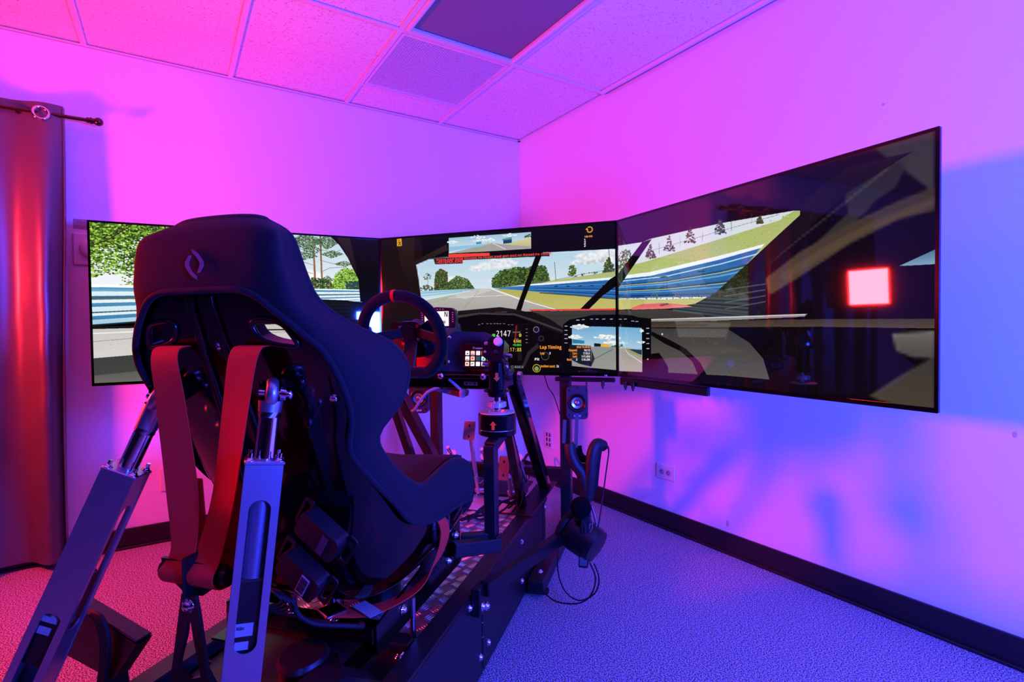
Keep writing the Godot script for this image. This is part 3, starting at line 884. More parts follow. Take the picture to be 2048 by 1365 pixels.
	k.poly([0.356,0.559,0.54,0.539,0.598,0.555,0.653,0.577,0.54,0.573,0.358,0.581], "1a1719")
	k.poly([-0.056,0.604,0.197,0.589,0.334,0.576,0.643,0.574,1.018,0.581,1.016,1.052,-0.063,1.093], "151113")
	k.poly([0.334,0.594,0.455,0.574,0.602,0.586,0.683,0.632,0.798,0.709,0.798,0.695,0.743,0.627,0.668,0.571,1.009,0.584,1.008,0.61,0.907,0.606,0.802,0.662,0.797,0.722,0.693,0.653,0.602,0.599,0.454,0.587,0.333,0.615], "3a3837")
	k.poly([0.322,0.622,0.454,0.587,0.602,0.603,0.687,0.659,0.794,0.735,0.792,1.028,0.273,1.044], "0a0608")
	k.poly([0.67,0.578,0.763,0.615,0.907,0.606,1.008,0.607,1.009,0.594,0.763,0.585], "47423f", "353130")
	k.line([0.445,0.66,0.454,0.661], "a8a8b4", 0.0030)
	k.line([0.46,0.654,0.469,0.654], "a8a8b4", 0.0030)
	k.line([0.482,0.654,0.49,0.655], "a8a8b4", 0.0030)
	k.line([0.497,0.655,0.505,0.655], "a8a8b4", 0.0030)
	k.line([0.512,0.655,0.52,0.655], "a8a8b4", 0.0030)
	k.line([0.524,0.655,0.533,0.656], "a8a8b4", 0.0030)
	k.line([0.537,0.656,0.545,0.656], "a8a8b4", 0.0030)
	k.line([0.552,0.656,0.56,0.656], "a8a8b4", 0.0030)
	k.line([0.573,0.664,0.581,0.664], "a8a8b4", 0.0030)
	k.line([0.587,0.664,0.595,0.664], "a8a8b4", 0.0030)
	k.line([0.646,0.696,0.655,0.696], "a8a8b4", 0.0030)
	k.line([0.646,0.72,0.654,0.72], "a8a8b4", 0.0030)
	k.line([0.646,0.743,0.654,0.743], "a8a8b4", 0.0030)
	k.line([0.646,0.767,0.654,0.767], "a8a8b4", 0.0030)
	k.line([0.646,0.791,0.654,0.791], "a8a8b4", 0.0030)
	k.poly([0.585,0.695,0.628,0.692,0.628,0.746,0.584,0.746], "140e12")
	k.poly([0.613,0.849,0.629,0.845,0.629,0.913,0.612,0.917], "1a161a")
	k.disc([0.689,0.7], "8a8592", 0.0210, 0.00)
	k.disc([0.689,0.7], "1c141c", 0.0170, 0.00)
	k.disc([0.709,0.761], "39252a", 0.0200, 0.00)
	k.disc([0.709,0.761], "120b0e", 0.0130, 0.00)
	k.disc([0.724,0.882], "6d6b70", 0.0280, 0.00)
	k.disc([0.724,0.882], "0f0d10", 0.0255, 0.00)
	k.disc([0.689,0.967], "d6c63a", 0.0280, 0.00)
	k.disc([0.689,0.967], "0a0608", 0.0240, 0.00)
	k.disc([0.689,0.97], "7e9a54", 0.0160, 0.00)
	k.poly([0.641,0.958,0.666,0.869,0.702,0.821,0.694,0.794,0.653,0.855,0.628,0.958], "2a2528")
	k.poly([0.792,1.028,0.796,0.669,0.821,0.636,0.898,0.613,0.965,0.608,1.018,0.607,1.016,1.052], "07070c")
	k.line([0.848,0.64,0.86,0.64], "b8b8c2", 0.0050)
	k.line([0.869,0.638,0.88,0.637], "b8b8c2", 0.0050)
	k.line([0.901,0.635,0.912,0.635], "b8b8c2", 0.0050)
	k.line([0.922,0.636,0.933,0.635], "b8b8c2", 0.0050)
	k.line([0.946,0.637,0.957,0.636], "b8b8c2", 0.0050)
	k.line([0.974,0.638,0.985,0.637], "b8b8c2", 0.0050)
	k.line([0.802,0.679,0.813,0.679], "b8b8c2", 0.0050)
	k.line([0.801,0.707,0.813,0.708], "b8b8c2", 0.0050)
	k.line([0.801,0.736,0.813,0.736], "b8b8c2", 0.0050)
	k.line([0.801,0.764,0.813,0.764], "b8b8c2", 0.0050)
	k.line([0.801,0.793,0.813,0.793], "b8b8c2", 0.0050)
	k.poly([0.831,0.679,1.017,0.69,1.016,0.962,0.829,0.947], "6fa9d2", "e5edf0")
	k.blobs([0.912,0.756,0.943,0.74,0.99,0.744,1.015,0.757,0.964,0.77], "f6f7f7 dfe6ea c9d2d8", 90, 0.0050, 0.0120, 0.50)
	k.blobs([0.821,0.686,0.844,0.67,0.878,0.674,0.897,0.687,0.859,0.7], "f6f7f7 dfe6ea c9d2d8", 90, 0.0050, 0.0120, 0.50)
	k.blobs([0.817,0.755,0.833,0.739,0.857,0.742,0.87,0.756,0.844,0.769], "f6f7f7 dfe6ea c9d2d8", 90, 0.0050, 0.0120, 0.50)
	k.blobs([0.953,0.792,0.973,0.776,1.002,0.78,1.019,0.792,0.986,0.805], "f6f7f7 dfe6ea c9d2d8", 90, 0.0050, 0.0120, 0.50)
	k.poly([0.832,0.765,0.878,0.779,0.878,0.798,0.832,0.795], "2f7fa3")
	k.poly([0.915,0.795,0.94,0.799,0.94,0.818,0.915,0.818], "15181c")
	k.poly([0.94,0.799,0.973,0.802,0.973,0.821,0.94,0.818], "e8b13a")
	k.blobs([0.973,0.821,1.004,0.802,1.017,0.821,0.975,0.828], "3b5a34 4c6a3a", 70, 0.0030, 0.0060, 0.70)
	k.poly([0.83,0.818,1.017,0.821,1.016,0.975,0.829,0.954], "8b918f", "9a9792")
	k.line([0.986,0.834,0.915,0.9], "3f4547", 0.0030)
	k.line([0.934,0.857,0.963,0.85], "6dbb5e", 0.0030)
	k.poly([0.82,0.805,0.902,0.812,0.903,0.952,0.858,0.933,0.82,0.901], "1a1d22")
	k.poly([0.904,0.834,0.917,0.9,0.903,0.952], "2a2f34")
	k.poly([0.792,0.941,0.858,0.953,1.016,0.975,1.016,1.052,0.792,1.061], "07070c")
	k.poly([0.08,0.01,0.102,0.008,0.104,0.063,0.08,0.064], "e0a020")
	k.disc([0.09,0.022], "1a1208", 0.0040, 0.00)
	k.line([0.09,0.029,0.094,0.044,0.087,0.058], "1a1208", 0.0050)
	k.line([0.094,0.044,0.099,0.059], "1a1208", 0.0040)
	k.line([0.083,0.039,0.099,0.034], "1a1208", 0.0030)
	k.disc([0.902,0.042], "e0a020", 0.0210, 0.00)
	k.disc([0.902,0.042], "0c080c", 0.0140, 0.00)
	k.poly([0.882,0.04,0.893,0.022,0.901,0.042,0.885,0.053], "0c080c")
	k.poly([0.886,0.04,0.893,0.028,0.897,0.048], "e0a020")

func paint_right(k: Canvas) -> void:
	k.poly([-0.039,-0.145,1.016,-0.01,1.019,1.051,-0.049,1.159], "0c0709")
	k.poly([0.547,0.559,0.594,0.505,0.757,0.328,0.848,0.207,0.919,0.114,0.928,0.1,0.869,0.243,0.757,0.37,0.624,0.486], "2a2628", "3a3634")
	k.poly([0.879,0.004,0.993,0.003,0.993,0.225], "33302f", "3a3736")
	k.poly([0.815,0.16,0.9,0.095,0.928,0.082,0.942,0.107,0.925,0.175,0.869,0.224,0.827,0.248], "262224", "2e2a2a")
	k.line([0.395,0.649,0.563,0.465,0.707,0.31,0.838,0.173,0.914,0.093], "6a6664", 0.0035)
	k.poly([0.609,0.472,0.707,0.368,0.827,0.283,0.929,0.228,0.997,0.202,0.997,0.289,0.929,0.301,0.827,0.367,0.707,0.479,0.623,0.552], "3b3029", "54432f")
	k.poly([0.652,0.461,0.757,0.37,0.87,0.293,0.997,0.24,0.997,0.268,0.87,0.324,0.757,0.411,0.666,0.494], "4e3f2e", "5a4934")
	k.poly([0.917,0.728,0.998,0.717,0.999,0.818,0.958,0.818,0.925,0.795], "6a6662", "4a4644")
	k.poly([0.871,0.977,0.93,0.891,0.998,0.808,0.999,1.022,0.911,0.997], "3a3632", "4a3f34")
	k.soften(12)
	k.poly([0.931,0.474,0.997,0.427,0.997,0.48,0.957,0.477], "4a6f8f", "7ea6bc")
	k.poly([-0.027,0.159,0.133,0.172,0.178,0.163,0.463,0.164,0.693,0.181,0.709,0.188,0.708,0.207,0.652,0.273,0.563,0.38,0.462,0.5,0.416,0.536,0.368,0.569,0.241,0.575,-0.03,0.569], "d3dbe2", "e4e9ec")
	k.poly([-0.028,0.31,0.148,0.295,0.463,0.244,0.652,0.211,0.693,0.181,0.712,0.189,0.709,0.208,0.652,0.273,0.563,0.382,0.388,0.386,0.172,0.394,-0.028,0.394], "a8b86a", "b6c073")
	k.blobs([0.043,0.339,0.148,0.301,0.463,0.249,0.693,0.187,0.701,0.209,0.563,0.37,0.388,0.376,0.172,0.385], "9fb060 b4c074 c0c982 a5b35e 8fa254", 900, 0.0030, 0.0070, 0.30)
	k.blobs([-0.001,0.302,0.018,0.249,0.038,0.197,0.058,0.252,0.077,0.317], "3a3a28 59492f 474f2e 6a4f34 2f3a26", 150, 0.0030, 0.0080, 0.70)
	k.blobs([0.144,0.273,0.158,0.232,0.173,0.191,0.187,0.234,0.201,0.285], "3a3a28 59492f 474f2e 6a4f34 2f3a26", 150, 0.0030, 0.0080, 0.70)
	k.blobs([0.232,0.252,0.246,0.209,0.261,0.166,0.275,0.212,0.289,0.266], "3a3a28 59492f 474f2e 6a4f34 2f3a26", 150, 0.0030, 0.0080, 0.70)
	k.blobs([0.324,0.228,0.336,0.186,0.35,0.146,0.363,0.19,0.376,0.241], "3a3a28 59492f 474f2e 6a4f34 2f3a26", 150, 0.0030, 0.0080, 0.70)
	k.blobs([0.44,0.212,0.451,0.172,0.463,0.134,0.475,0.176,0.487,0.226], "3a3a28 59492f 474f2e 6a4f34 2f3a26", 150, 0.0030, 0.0080, 0.70)
	k.blobs([0.585,0.202,0.589,0.185,0.594,0.168,0.599,0.187,0.604,0.208], "3a3a28 59492f 474f2e 6a4f34 2f3a26", 150, 0.0030, 0.0080, 0.70)
	k.blobs([-0.008,0.314,0.005,0.214,0.06,0.19,0.086,0.27,0.075,0.329], "43522c 5a6a38", 110, 0.0040, 0.0090, 0.70)
	k.line([0.215,0.199,0.215,0.263], "55606a", 0.0020)
	k.line([0.308,0.185,0.308,0.245], "55606a", 0.0020)
	k.line([0.399,0.185,0.398,0.242], "55606a", 0.0020)
	k.line([0.503,0.162,0.503,0.215], "55606a", 0.0020)
	k.line([0.569,0.15,0.569,0.202], "55606a", 0.0020)
	k.line([0.172,0.235,0.463,0.204,0.652,0.184], "6d7880", 0.0020)
	k.poly([-0.028,0.365,0.172,0.373,0.604,0.312,0.563,0.378,0.48,0.483,0.426,0.537,0.241,0.521,-0.029,0.501], "2f6db0", "245a9a")
	k.poly([-0.028,0.359,0.172,0.361,0.463,0.329,0.609,0.307,0.6,0.323,0.463,0.349,0.172,0.385,-0.028,0.378], "eef4f8")
	k.line([-0.028,0.393,0.242,0.4,0.462,0.373,0.598,0.347], "bcd8ee", 0.0060)
	k.line([-0.029,0.416,0.242,0.426,0.462,0.41,0.588,0.389], "17457e", 0.0080)
	k.line([-0.029,0.421,0.242,0.432,0.462,0.418,0.585,0.399], "c8c66a", 0.0040)
	k.line([-0.029,0.431,0.242,0.444,0.462,0.434,0.581,0.418], "5aa0dc", 0.0080)
	k.line([-0.029,0.451,0.242,0.468,0.462,0.466,0.571,0.456], "123a70", 0.0080)
	k.line([-0.029,0.456,0.242,0.474,0.462,0.474,0.569,0.466], "c8c66a", 0.0040)
	k.line([-0.029,0.466,0.242,0.486,0.462,0.49,0.565,0.485], "4f93d0", 0.0080)
	k.line([-0.029,0.487,0.241,0.509,0.462,0.523,0.555,0.524], "123a70", 0.0100)
	k.line([0.219,0.401,0.251,0.402], "0f2038", 0.0060)
	k.line([0.379,0.397,0.406,0.398], "0f2038", 0.0060)
	k.line([0.219,0.459,0.251,0.459], "0f2038", 0.0060)
	k.line([0.388,0.47,0.415,0.47], "0f2038", 0.0060)
	k.blobs([0.014,0.489,0.241,0.507,0.435,0.533,0.435,0.548,0.241,0.533,0.014,0.508], "33402a 55602f 2a3322 8a8a4a", 220, 0.0020, 0.0060, 0.70)
	k.poly([-0.029,0.504,0.241,0.533,0.411,0.541,0.368,0.569,0.241,0.581,-0.03,0.576], "b9b366", "c6c078")
	k.poly([0.074,0.57,0.134,0.55,0.23,0.552,0.328,0.571,0.358,0.584,0.241,0.587,0.074,0.582], "d85a58", "e8807c")
	k.poly([0.214,0.562,0.252,0.554,0.259,0.563,0.223,0.571], "6a4a48")
	k.poly([0.133,0.172,0.18,0.167,-0.009,0.452,-0.038,0.471,-0.037,0.393], "0b090a")
	k.poly([0.709,0.188,0.708,0.207,0.652,0.273,0.563,0.38,0.462,0.5,0.416,0.546,0.368,0.577,0.48,0.582,0.652,0.367,0.827,0.149,0.956,0.06,0.826,0.05,0.732,0.131], "170e10")
	k.poly([0.368,0.585,0.48,0.577,0.609,0.426,0.616,0.611,0.609,0.648,0.395,0.649], "191316")
	k.line([0.48,0.507,0.612,0.496], "4c4a4c", 0.0060)
	k.line([0.48,0.54,0.612,0.523], "4c4a4c", 0.0060)
	k.line([0.48,0.572,0.612,0.551], "4c4a4c", 0.0060)
	k.line([0.48,0.605,0.612,0.579], "4c4a4c", 0.0060)
	k.poly([-0.03,0.582,0.241,0.59,0.388,0.618,0.411,0.642,0.241,0.65,0.17,0.641,-0.03,0.608], "433f3d", "3a3735")
	k.poly([0.175,0.644,0.425,0.643,0.729,0.642,0.72,0.655,0.444,0.664,0.175,0.659], "8e8a88")
	k.line([0.175,0.647,0.425,0.648,0.722,0.646], "d8d4d2", 0.0040)
	k.poly([0.175,0.659,0.444,0.664,0.757,0.667,0.998,0.675,0.998,0.71,0.757,0.7,0.444,0.697,0.175,0.695], "3a3129", "54463a")
	k.poly([0.175,0.7,0.49,0.708,0.562,0.775,0.604,0.848,0.623,0.945,0.479,0.946,0.239,0.959,0.169,0.944], "3c3937", "5a5754")
	k.blobs([0.185,0.712,0.49,0.723,0.593,0.867,0.601,0.937,0.239,0.953], "44413f 504d4a 5c5956", 300, 0.0020, 0.0060, 0.40)
	k.poly([0.175,0.718,0.263,0.769,0.331,0.816,0.387,0.887,0.417,0.962,0.383,0.967,0.357,0.885,0.306,0.829,0.24,0.792,0.175,0.742], "0a0809")
	k.poly([0.169,0.855,0.212,0.846,0.231,0.879,0.253,0.928,0.253,0.985,0.144,0.977], "0a0608")
	k.disc([0.227,0.735], "e8e6e4", 0.0060, 0.00)
	k.poly([-0.039,0.604,0.074,0.616,0.133,0.64,0.173,0.671,0.174,0.943,0.131,0.978,-0.042,1.027], "07070c")
	k.poly([-0.039,0.686,0.128,0.697,0.129,0.969,-0.042,0.981], "6fa9d2", "e5edf0")
	k.blobs([-0.022,0.764,0.001,0.751,0.023,0.763,0.001,0.776], "f6f7f7 dfe6ea", 50, 0.0030, 0.0070, 0.50)
	k.blobs([0.11,0.715,0.125,0.703,0.14,0.715,0.125,0.727], "f6f7f7 dfe6ea", 50, 0.0030, 0.0070, 0.50)
	k.blobs([-0.008,0.796,0.026,0.782,0.059,0.793,0.026,0.807], "f6f7f7 dfe6ea", 50, 0.0030, 0.0070, 0.50)
	k.blobs([0.094,0.786,0.12,0.773,0.145,0.784,0.12,0.797], "f6f7f7 dfe6ea", 50, 0.0030, 0.0070, 0.50)
	k.blobs([0.003,0.821,0.02,0.798,0.034,0.82], "3b5a34", 30, 0.0030, 0.0060, 0.70)
	k.poly([-0.04,0.827,0.127,0.827,0.129,0.969,-0.042,0.981], "a09a94", "b0a8a2")
	k.poly([0.053,0.831,0.127,0.833,0.127,0.864,0.08,0.848], "1f3a5c")
	k.poly([0.04,0.832,0.062,0.834,0.127,0.867,0.127,0.882,0.072,0.855], "9a9a5a")
	k.line([0.037,0.832,0.056,0.862,0.129,0.912], "e8e4e0", 0.0040)
	k.line([0.037,0.838,0.045,0.825,0.062,0.831], "d88a50", 0.0030)
	k.poly([-0.042,0.981,0.129,0.972,0.174,0.967,0.173,1.026,-0.042,1.06], "07070c")
	k.line([0.005,0.639,0.021,0.639], "b8b8c2", 0.0040)
	k.line([0.033,0.639,0.049,0.64], "b8b8c2", 0.0040)
	k.line([0.073,0.653,0.089,0.654], "b8b8c2", 0.0040)
	k.line([0.095,0.657,0.11,0.657], "b8b8c2", 0.0040)
	k.line([0.15,0.7,0.165,0.7], "b8b8c2", 0.0050)
	k.line([0.15,0.731,0.165,0.731], "b8b8c2", 0.0050)
	k.line([0.15,0.762,0.165,0.762], "b8b8c2", 0.0050)
	k.line([0.15,0.793,0.165,0.792], "b8b8c2", 0.0050)
	k.line([0.15,0.824,0.165,0.823], "b8b8c2", 0.0050)
	k.disc([0.157,0.888], "d8d6d4", 0.0050, 0.00)

# ------------------------------------------------------------------ on the walls
func wall_things() -> void:
	# curtain: a pleated sheet in front of the back wall, hung by eyelets on a rod
	var m := mat("curtain_satin", Color(0.32, 0.30, 0.31), 0.36, 0.0, 0.7)
	m.rim_enabled = true
	m.rim = 0.35
	var rod_z := 0.078
	var rod_y := 2.045
	var t := thing("curtain", "dark satin eyelet curtain hanging from a metal rod at the back wall", "curtain", Transform3D(), Vector3(-3.4, 0.03, rod_z))
	var rows := []
	for i in 60:
		var v := float(i) / 59
		var y := lerpf(2.09, 0.035, v)
		var line := PackedVector3Array()
		for j in 200:
			var u := float(j) / 199
			var x := lerpf(-2.545 - 0.035 * v, -4.35, u)
			var ph := TAU * (x + 2.596 + 0.03 * v) / 0.285 + 0.2 * sin(v * 3.0 + u * 9.0)
			var amp := lerpf(0.016, 0.046, smoothstep(0.0, 0.4, v))
			var z := rod_z - 0.004 + amp * (cos(ph) + 0.22 * cos(2.0 * ph + 0.8)) + 0.006 * sin(ph * 2.3 + v * 2.0) * v
			# soft buckles across the pleats lower down
			z += 0.0035 * sin(v * 46.0 + sin(u * 40.0) * 2.0) * exp(-pow(fposmod(u * 7.2, 1.0) - 0.35, 2.0) * 18.0) * smoothstep(0.25, 0.5, v)
			line.append(Vector3(x, y, z))
		rows.append(line)
	obj("fabric", MB.new().sheet(rows, 0.0015), m, t)
	var side := []
	for i in 20:
		var v := float(i) / 19
		var y := lerpf(2.085, 0.035, v)
		var line := PackedVector3Array()
		for j in 4:
			line.append(Vector3(-2.545 - 0.035 * v + 0.004 * sin(v * 7.0) + [0.0, 0.004, 0.002, -0.008][j], y, rod_z + lerpf(0.010, 0.030, smoothstep(0.0, 0.4, v)) - j * 0.02))
		side.append(line)
	obj("side_hem", MB.new().sheet(side, 0.0015), m, t)
	for k in 6:
		var gx := -2.618 - k * 0.29
		var pr := PackedVector2Array()
		for i in 13:
			var a := TAU * i / 12
			pr.append(Vector2(0.0265 + 0.006 * cos(a), 0.004 * sin(a)))
		obj("eyelet", MB.new().lathe(pr, Vector3(gx, rod_y - 0.006, rod_z + 0.024), Vector3(0.15, 0, 1), 20, false), mats.chrome, t)
	var r := thing("curtain_rod", "thin metal curtain rod ending in a round ball finial above the curtain", "curtain rod", Transform3D(), Vector3(-3.3, rod_y, rod_z))
	var rz := rod_z + 0.006
	obj("rod", MB.new().cyl(Vector3(-4.4, rod_y, rz), Vector3(-2.45, rod_y, rz), 0.0085, -1, 12), mat("bronze", Color(0.35, 0.3, 0.28), 0.25, 1.0), r)
	obj("finial", MB.new().ball(Vector3(-2.418, rod_y, rz), 0.019).cyl(Vector3(-2.462, rod_y, rz), Vector3(-2.43, rod_y, rz), 0.0125, -1, 14).cyl(Vector3(-2.448, rod_y, rz), Vector3(-2.442, rod_y, rz), 0.015, -1, 14), mats.bronze, r)
	obj("bracket", MB.new().box(Vector3(-2.70, rod_y - 0.01, 0.04), Vector3(0.012, 0.012, 0.08)).box(Vector3(-2.70, rod_y - 0.01, 0.004), Vector3(0.03, 0.06, 0.008)), mats.bronze, r)
	# dome sensor on a plate with a small notice above it
	t = thing("wall_sensor", "white square wall plate with a round dome sensor beside the left screen", "sensor", Transform3D(), Vector3(-2.475, 1.46, 0))
	obj("plate", MB.new().box(Vector3(-2.475, 1.46, 0.006), Vector3(0.118, 0.15, 0.012), Basis(), 0.004), mats.white_plastic, t)
	obj("dome", MB.new().lathe(PackedVector2Array([Vector2(0.046, 0.0), Vector2(0.046, 0.012), Vector2(0.042, 0.02), Vector2(0.03, 0.028), Vector2(0.0, 0.031)]), Vector3(-2.463, 1.464, 0.012), Vector3(0, 0, 1), 24, false), mats.white_plastic, t)
	t = thing("notice", "small white printed notice stuck above the wall sensor", "sign", Transform3D(), Vector3(-2.48, 1.575, 0))
	obj("card", MB.new().box(Vector3(-2.475, 1.578, 0.0015), Vector3(0.112, 0.045, 0.003), Basis(), 0.001), mats.paper, t)
	text("lettering", "FIRE ALARM", 0.011, Transform3D(Basis(), Vector3(-2.475, 1.586, 0.003)), mats.red_print, t, 0.08, false, true, 1)
	text("lettering", "CALL 911 IN EMERGENCY", 0.006, Transform3D(Basis(), Vector3(-2.475, 1.570, 0.003)), mats.red_print, t, 0.09, false, true, 1)
	# power outlets
	outlet(Transform3D(Basis(Vector3(0, 0, -1), Vector3.UP, Vector3(-1, 0, 0)), Vector3(0, 0.298, 1.333)), true, 2, "white double power outlet lying sideways on the right wall below the screen")
	outlet(Transform3D(Basis(Vector3(0, 0, -1), Vector3.UP, Vector3(-1, 0, 0)), Vector3(0, 0.295, 0.316)), false, 3, "white upright six-socket wall plate near the room corner")
	outlet(Transform3D(Basis(), Vector3(-2.172, 0.314, 0)), false, 1, "white wall plate low on the back wall left of the harness straps")
	# scuffs where the paint has come off
	var sc := MB.new()
	for q in [[0.137, 1.695, 0.012, 0.03], [1.844, 2.328, 0.01, 0.008], [0.716, 2.686, 0.008, 0.018]]:
		sc.prism(rrect(q[2], q[3], q[2] * 0.4, 3), Transform3D(Basis(Vector3(0, 0, -1), Vector3.UP, Vector3(-1, 0, 0)), Vector3(0.0, q[0], q[1])), 0.0012)
	struct("trim_3", sc, mat("scuff", Color(0.75, 0.73, 0.7), 0.8))

func outlet(f: Transform3D, lying: bool, n: int, label: String) -> void:
	var t := thing("power_outlet", label, "outlet", f, Vector3.ZERO)
	var w := 0.12 if lying else (0.09 if n == 3 else 0.10)
	var h := 0.078 if lying else 0.118
	obj("plate", MB.new().box(Vector3(0, 0, 0.003), Vector3(w, h, 0.007), Basis(), 0.003), mats.white_plastic, t)
	var k := n
	for i in k:
		var c := Vector3((i - (k - 1) * 0.5) * 0.042, 0, 0.006) if lying else Vector3(0, (i - (k - 1) * 0.5) * 0.034, 0.006)
		if n == 3:
			for s in [-0.016, 0.016]:
				obj("socket", MB.new().box(c + Vector3(s, 0, 0.001), Vector3(0.018, 0.024, 0.002), Basis(), 0.001), mats.grey_plastic, t)
		else:
			var part := obj("socket", MB.new().lathe(PackedVector2Array([Vector2(0.0165, 0), Vector2(0.0165, 0.002), Vector2(0, 0.002)]), c, Vector3(0, 0, 1), 20), mat("socket_face", Color(0.72, 0.72, 0.70), 0.4), t)
			var sl := MB.new()
			for s in [-0.006, 0.006]:
				sl.box(c + (Vector3(0, s, 0.0022) if lying else Vector3(s, 0.003, 0.0022)), Vector3(0.009, 0.0028, 0.001) if lying else Vector3(0.0028, 0.009, 0.001), Basis(), 0)
			sl.cyl(c + Vector3(0.009 if lying else 0.0, 0.0 if lying else -0.008, 0.0018), c + Vector3(0.009 if lying else 0.0, 0.0 if lying else -0.008, 0.0026), 0.003, -1, 8)
			sub("slots", sl, mats.dark_hole, part)

# ------------------------------------------------------------------ base of the rig
const SL := -0.325      # outer faces of the base frame, left and right
const SR := 0.287
const DECK := 0.258
var rig: Node3D

func bolt(t: Node, c: Vector3, ax: Vector3, r := 0.009) -> void:
	obj("bolt", MB.new().lathe(PackedVector2Array([Vector2(r * 1.35, 0), Vector2(r * 1.35, r * 0.2), Vector2(r, r * 0.25), Vector2(r * 0.92, r * 0.6), Vector2(r * 0.6, r * 0.9), Vector2(0, r)]), c, ax, 12, false), mats.chrome, t)

func rig_base() -> void:
	var t := thing("racing_rig", "black steel racing rig frame with tread plate floor, slanted uprights and curved dashboard plate", "rig frame", RIG, Vector3(0, 0, 0.9))
	rig = t
	var t0 := 0.10
	var t1 := 2.15
	for s in [SL, SR]:
		var sg := signf(s)
		obj("side_panel", MB.new().box(Vector3(s - sg * 0.003, 0.146, (t0 + t1) * 0.5), Vector3(0.006, 0.268, t1 - t0), Basis(), 0.002), mats.black_powder, t)
		obj("top_rail", MB.new().box(Vector3(s - sg * 0.034, 0.268, (t0 + t1) * 0.5 - 0.02), Vector3(0.062, 0.036, t1 - t0 + 0.06), Basis(), 0.004), mats.black_powder, t)
		obj("bottom_rail", MB.new().box(Vector3(s - sg * 0.032, 0.03, (t0 + t1) * 0.5), Vector3(0.05, 0.04, t1 - t0), Basis(), 0.004), mats.black_powder, t)
	for z in [t0 + 0.02, 0.5, 0.975, 1.6]:
		obj("cross_member", MB.new().box(Vector3((SL + SR) * 0.5, 0.06, z), Vector3(SR - SL - 0.02, 0.05, 0.04), Basis(), 0.004), mats.black_powder, t)
	obj("panel_rib", MB.new().box(Vector3(SR + 0.0012, 0.15, 0.94), Vector3(0.0025, 0.25, 0.035), Basis(), 0.001).box(Vector3(SR + 0.0012, 0.16, 0.135), Vector3(0.0025, 0.2, 0.03), Basis(), 0.001), mats.black_powder, t)
	for q in [[0.242, 0.116], [0.236, 0.508], [0.086, 0.113], [0.084, 0.508], [0.262, 1.054], [0.252, 1.007], [0.223, 0.969], [0.074, 0.902], [0.071, 0.975]]:
		bolt(t, Vector3(SR, q[0], q[1]), Vector3.RIGHT, 0.0085)
	for i in 5:
		bolt(t, Vector3(SR, 0.10 + i * 0.022, 0.955 if i % 2 else 0.925), Vector3.RIGHT, 0.0028)
	# tread plate floor with raised five-bar pattern
	var fl := obj("floor_plate", MB.new().box(Vector3((SL + SR) * 0.5, DECK - 0.004, 0.66), Vector3(SR - SL - 0.13, 0.004, 1.16), Basis(), 0.0005), mat("tread_base", Color(0.50, 0.50, 0.52), 0.4, 0.5), t)
	var p := MB.new()
	p.smooth()
	var cell := 0.048
	var nx := int((SR - SL - 0.125) / cell)
	var nz := int(1.14 / cell)
	for i in nx:
		for j in nz:
			var c := Vector3(SL + 0.066 + (i + 0.5) * cell, DECK - 0.002, 0.09 + (j + 0.5) * cell)
			var along := Vector3(1, 0, 0.45).normalized() if (i + j) % 2 else Vector3(0.45, 0, -1).normalized()
			var ac := Vector3(along.z, 0, -along.x)
			for k in 5:
				var o := c + ac * (k - 2) * 0.0082
				var hl := 0.0205 - absf(k - 2) * 0.0012
				var a := o - along * hl
				var b := o + along * hl
				var up := Vector3(0, 0.003, 0)
				var s1 := ac * 0.0031
				var r0 := o - Vector3(0, 0.01, 0)
				var ta := o - along * hl * 0.7 + up
				var tb := o + along * hl * 0.7 + up
				p.quad(o + s1, b, tb, ta, r0); p.tri(o + s1, ta, a, r0)
				p.quad(o - s1, b, tb, ta, r0); p.tri(o - s1, ta, a, r0)
	var tp := sub("raised_tread", p, mat("tread_bar", Color(0.92, 0.92, 0.94), 0.28, 0.75), fl)
	tp.set_meta("kind", "stuff")
	# plain heel plate before the pedals
	obj("heel_plate", MB.new().box(Vector3(-0.03, DECK + 0.018, 0.17), Vector3(0.42, 0.005, 0.24), Basis(Vector3.RIGHT, 0.09), 0.001), mat("heel_metal", Color(0.80, 0.80, 0.82), 0.5, 0.25), t)
	# rear cover with the faceted hump over the motor
	obj("rear_beam", MB.new().box(Vector3((SL + SR) * 0.5, DECK + 0.006, 1.262), Vector3(SR - SL - 0.15, 0.03, 0.05), Basis(), 0.004), mats.black_powder, t)
	obj("rear_cover", MB.new().box(Vector3((SL + SR) * 0.5, DECK - 0.012, 1.56), Vector3(SR - SL - 0.15, 0.02, 0.56), Basis(), 0.004), mats.black_powder, t)
	var hump := MB.new()
	var a0 := Vector3(0.075, DECK - 0.002, 1.325)
	var a1 := Vector3(0.20, DECK - 0.002, 1.39)
	var a2 := Vector3(0.20, DECK - 0.002, 1.75)
	var a3 := Vector3(0.03, DECK - 0.002, 1.75)
	var b0 := Vector3(0.09, DECK + 0.055, 1.40)
	var b1 := Vector3(0.15, DECK + 0.045, 1.46)
	var b2 := Vector3(0.15, DECK + 0.05, 1.72)
	var b3 := Vector3(0.05, DECK + 0.06, 1.72)
	var hr := Vector3(0.11, DECK - 0.1, 1.5)
	hump.quad(a0, a1, b1, b0, hr); hump.quad(a1, a2, b2, b1, hr); hump.quad(a2, a3, b3, b2, hr); hump.quad(a3, a0, b0, b3, hr); hump.quad(b0, b1, b2, b3, hr)
	obj("motor_cover", hump, mats.black_powder, t)
	obj("motor_can", MB.new().lathe(PackedVector2Array([Vector2(0.062, -0.2), Vector2(0.058, 0.055), Vector2(0.05, 0.066), Vector2(0, 0.066)]), Vector3(0.03, DECK + 0.0, 1.435), Vector3(0, 1, 0.12), 28), mats.black_satin, t)
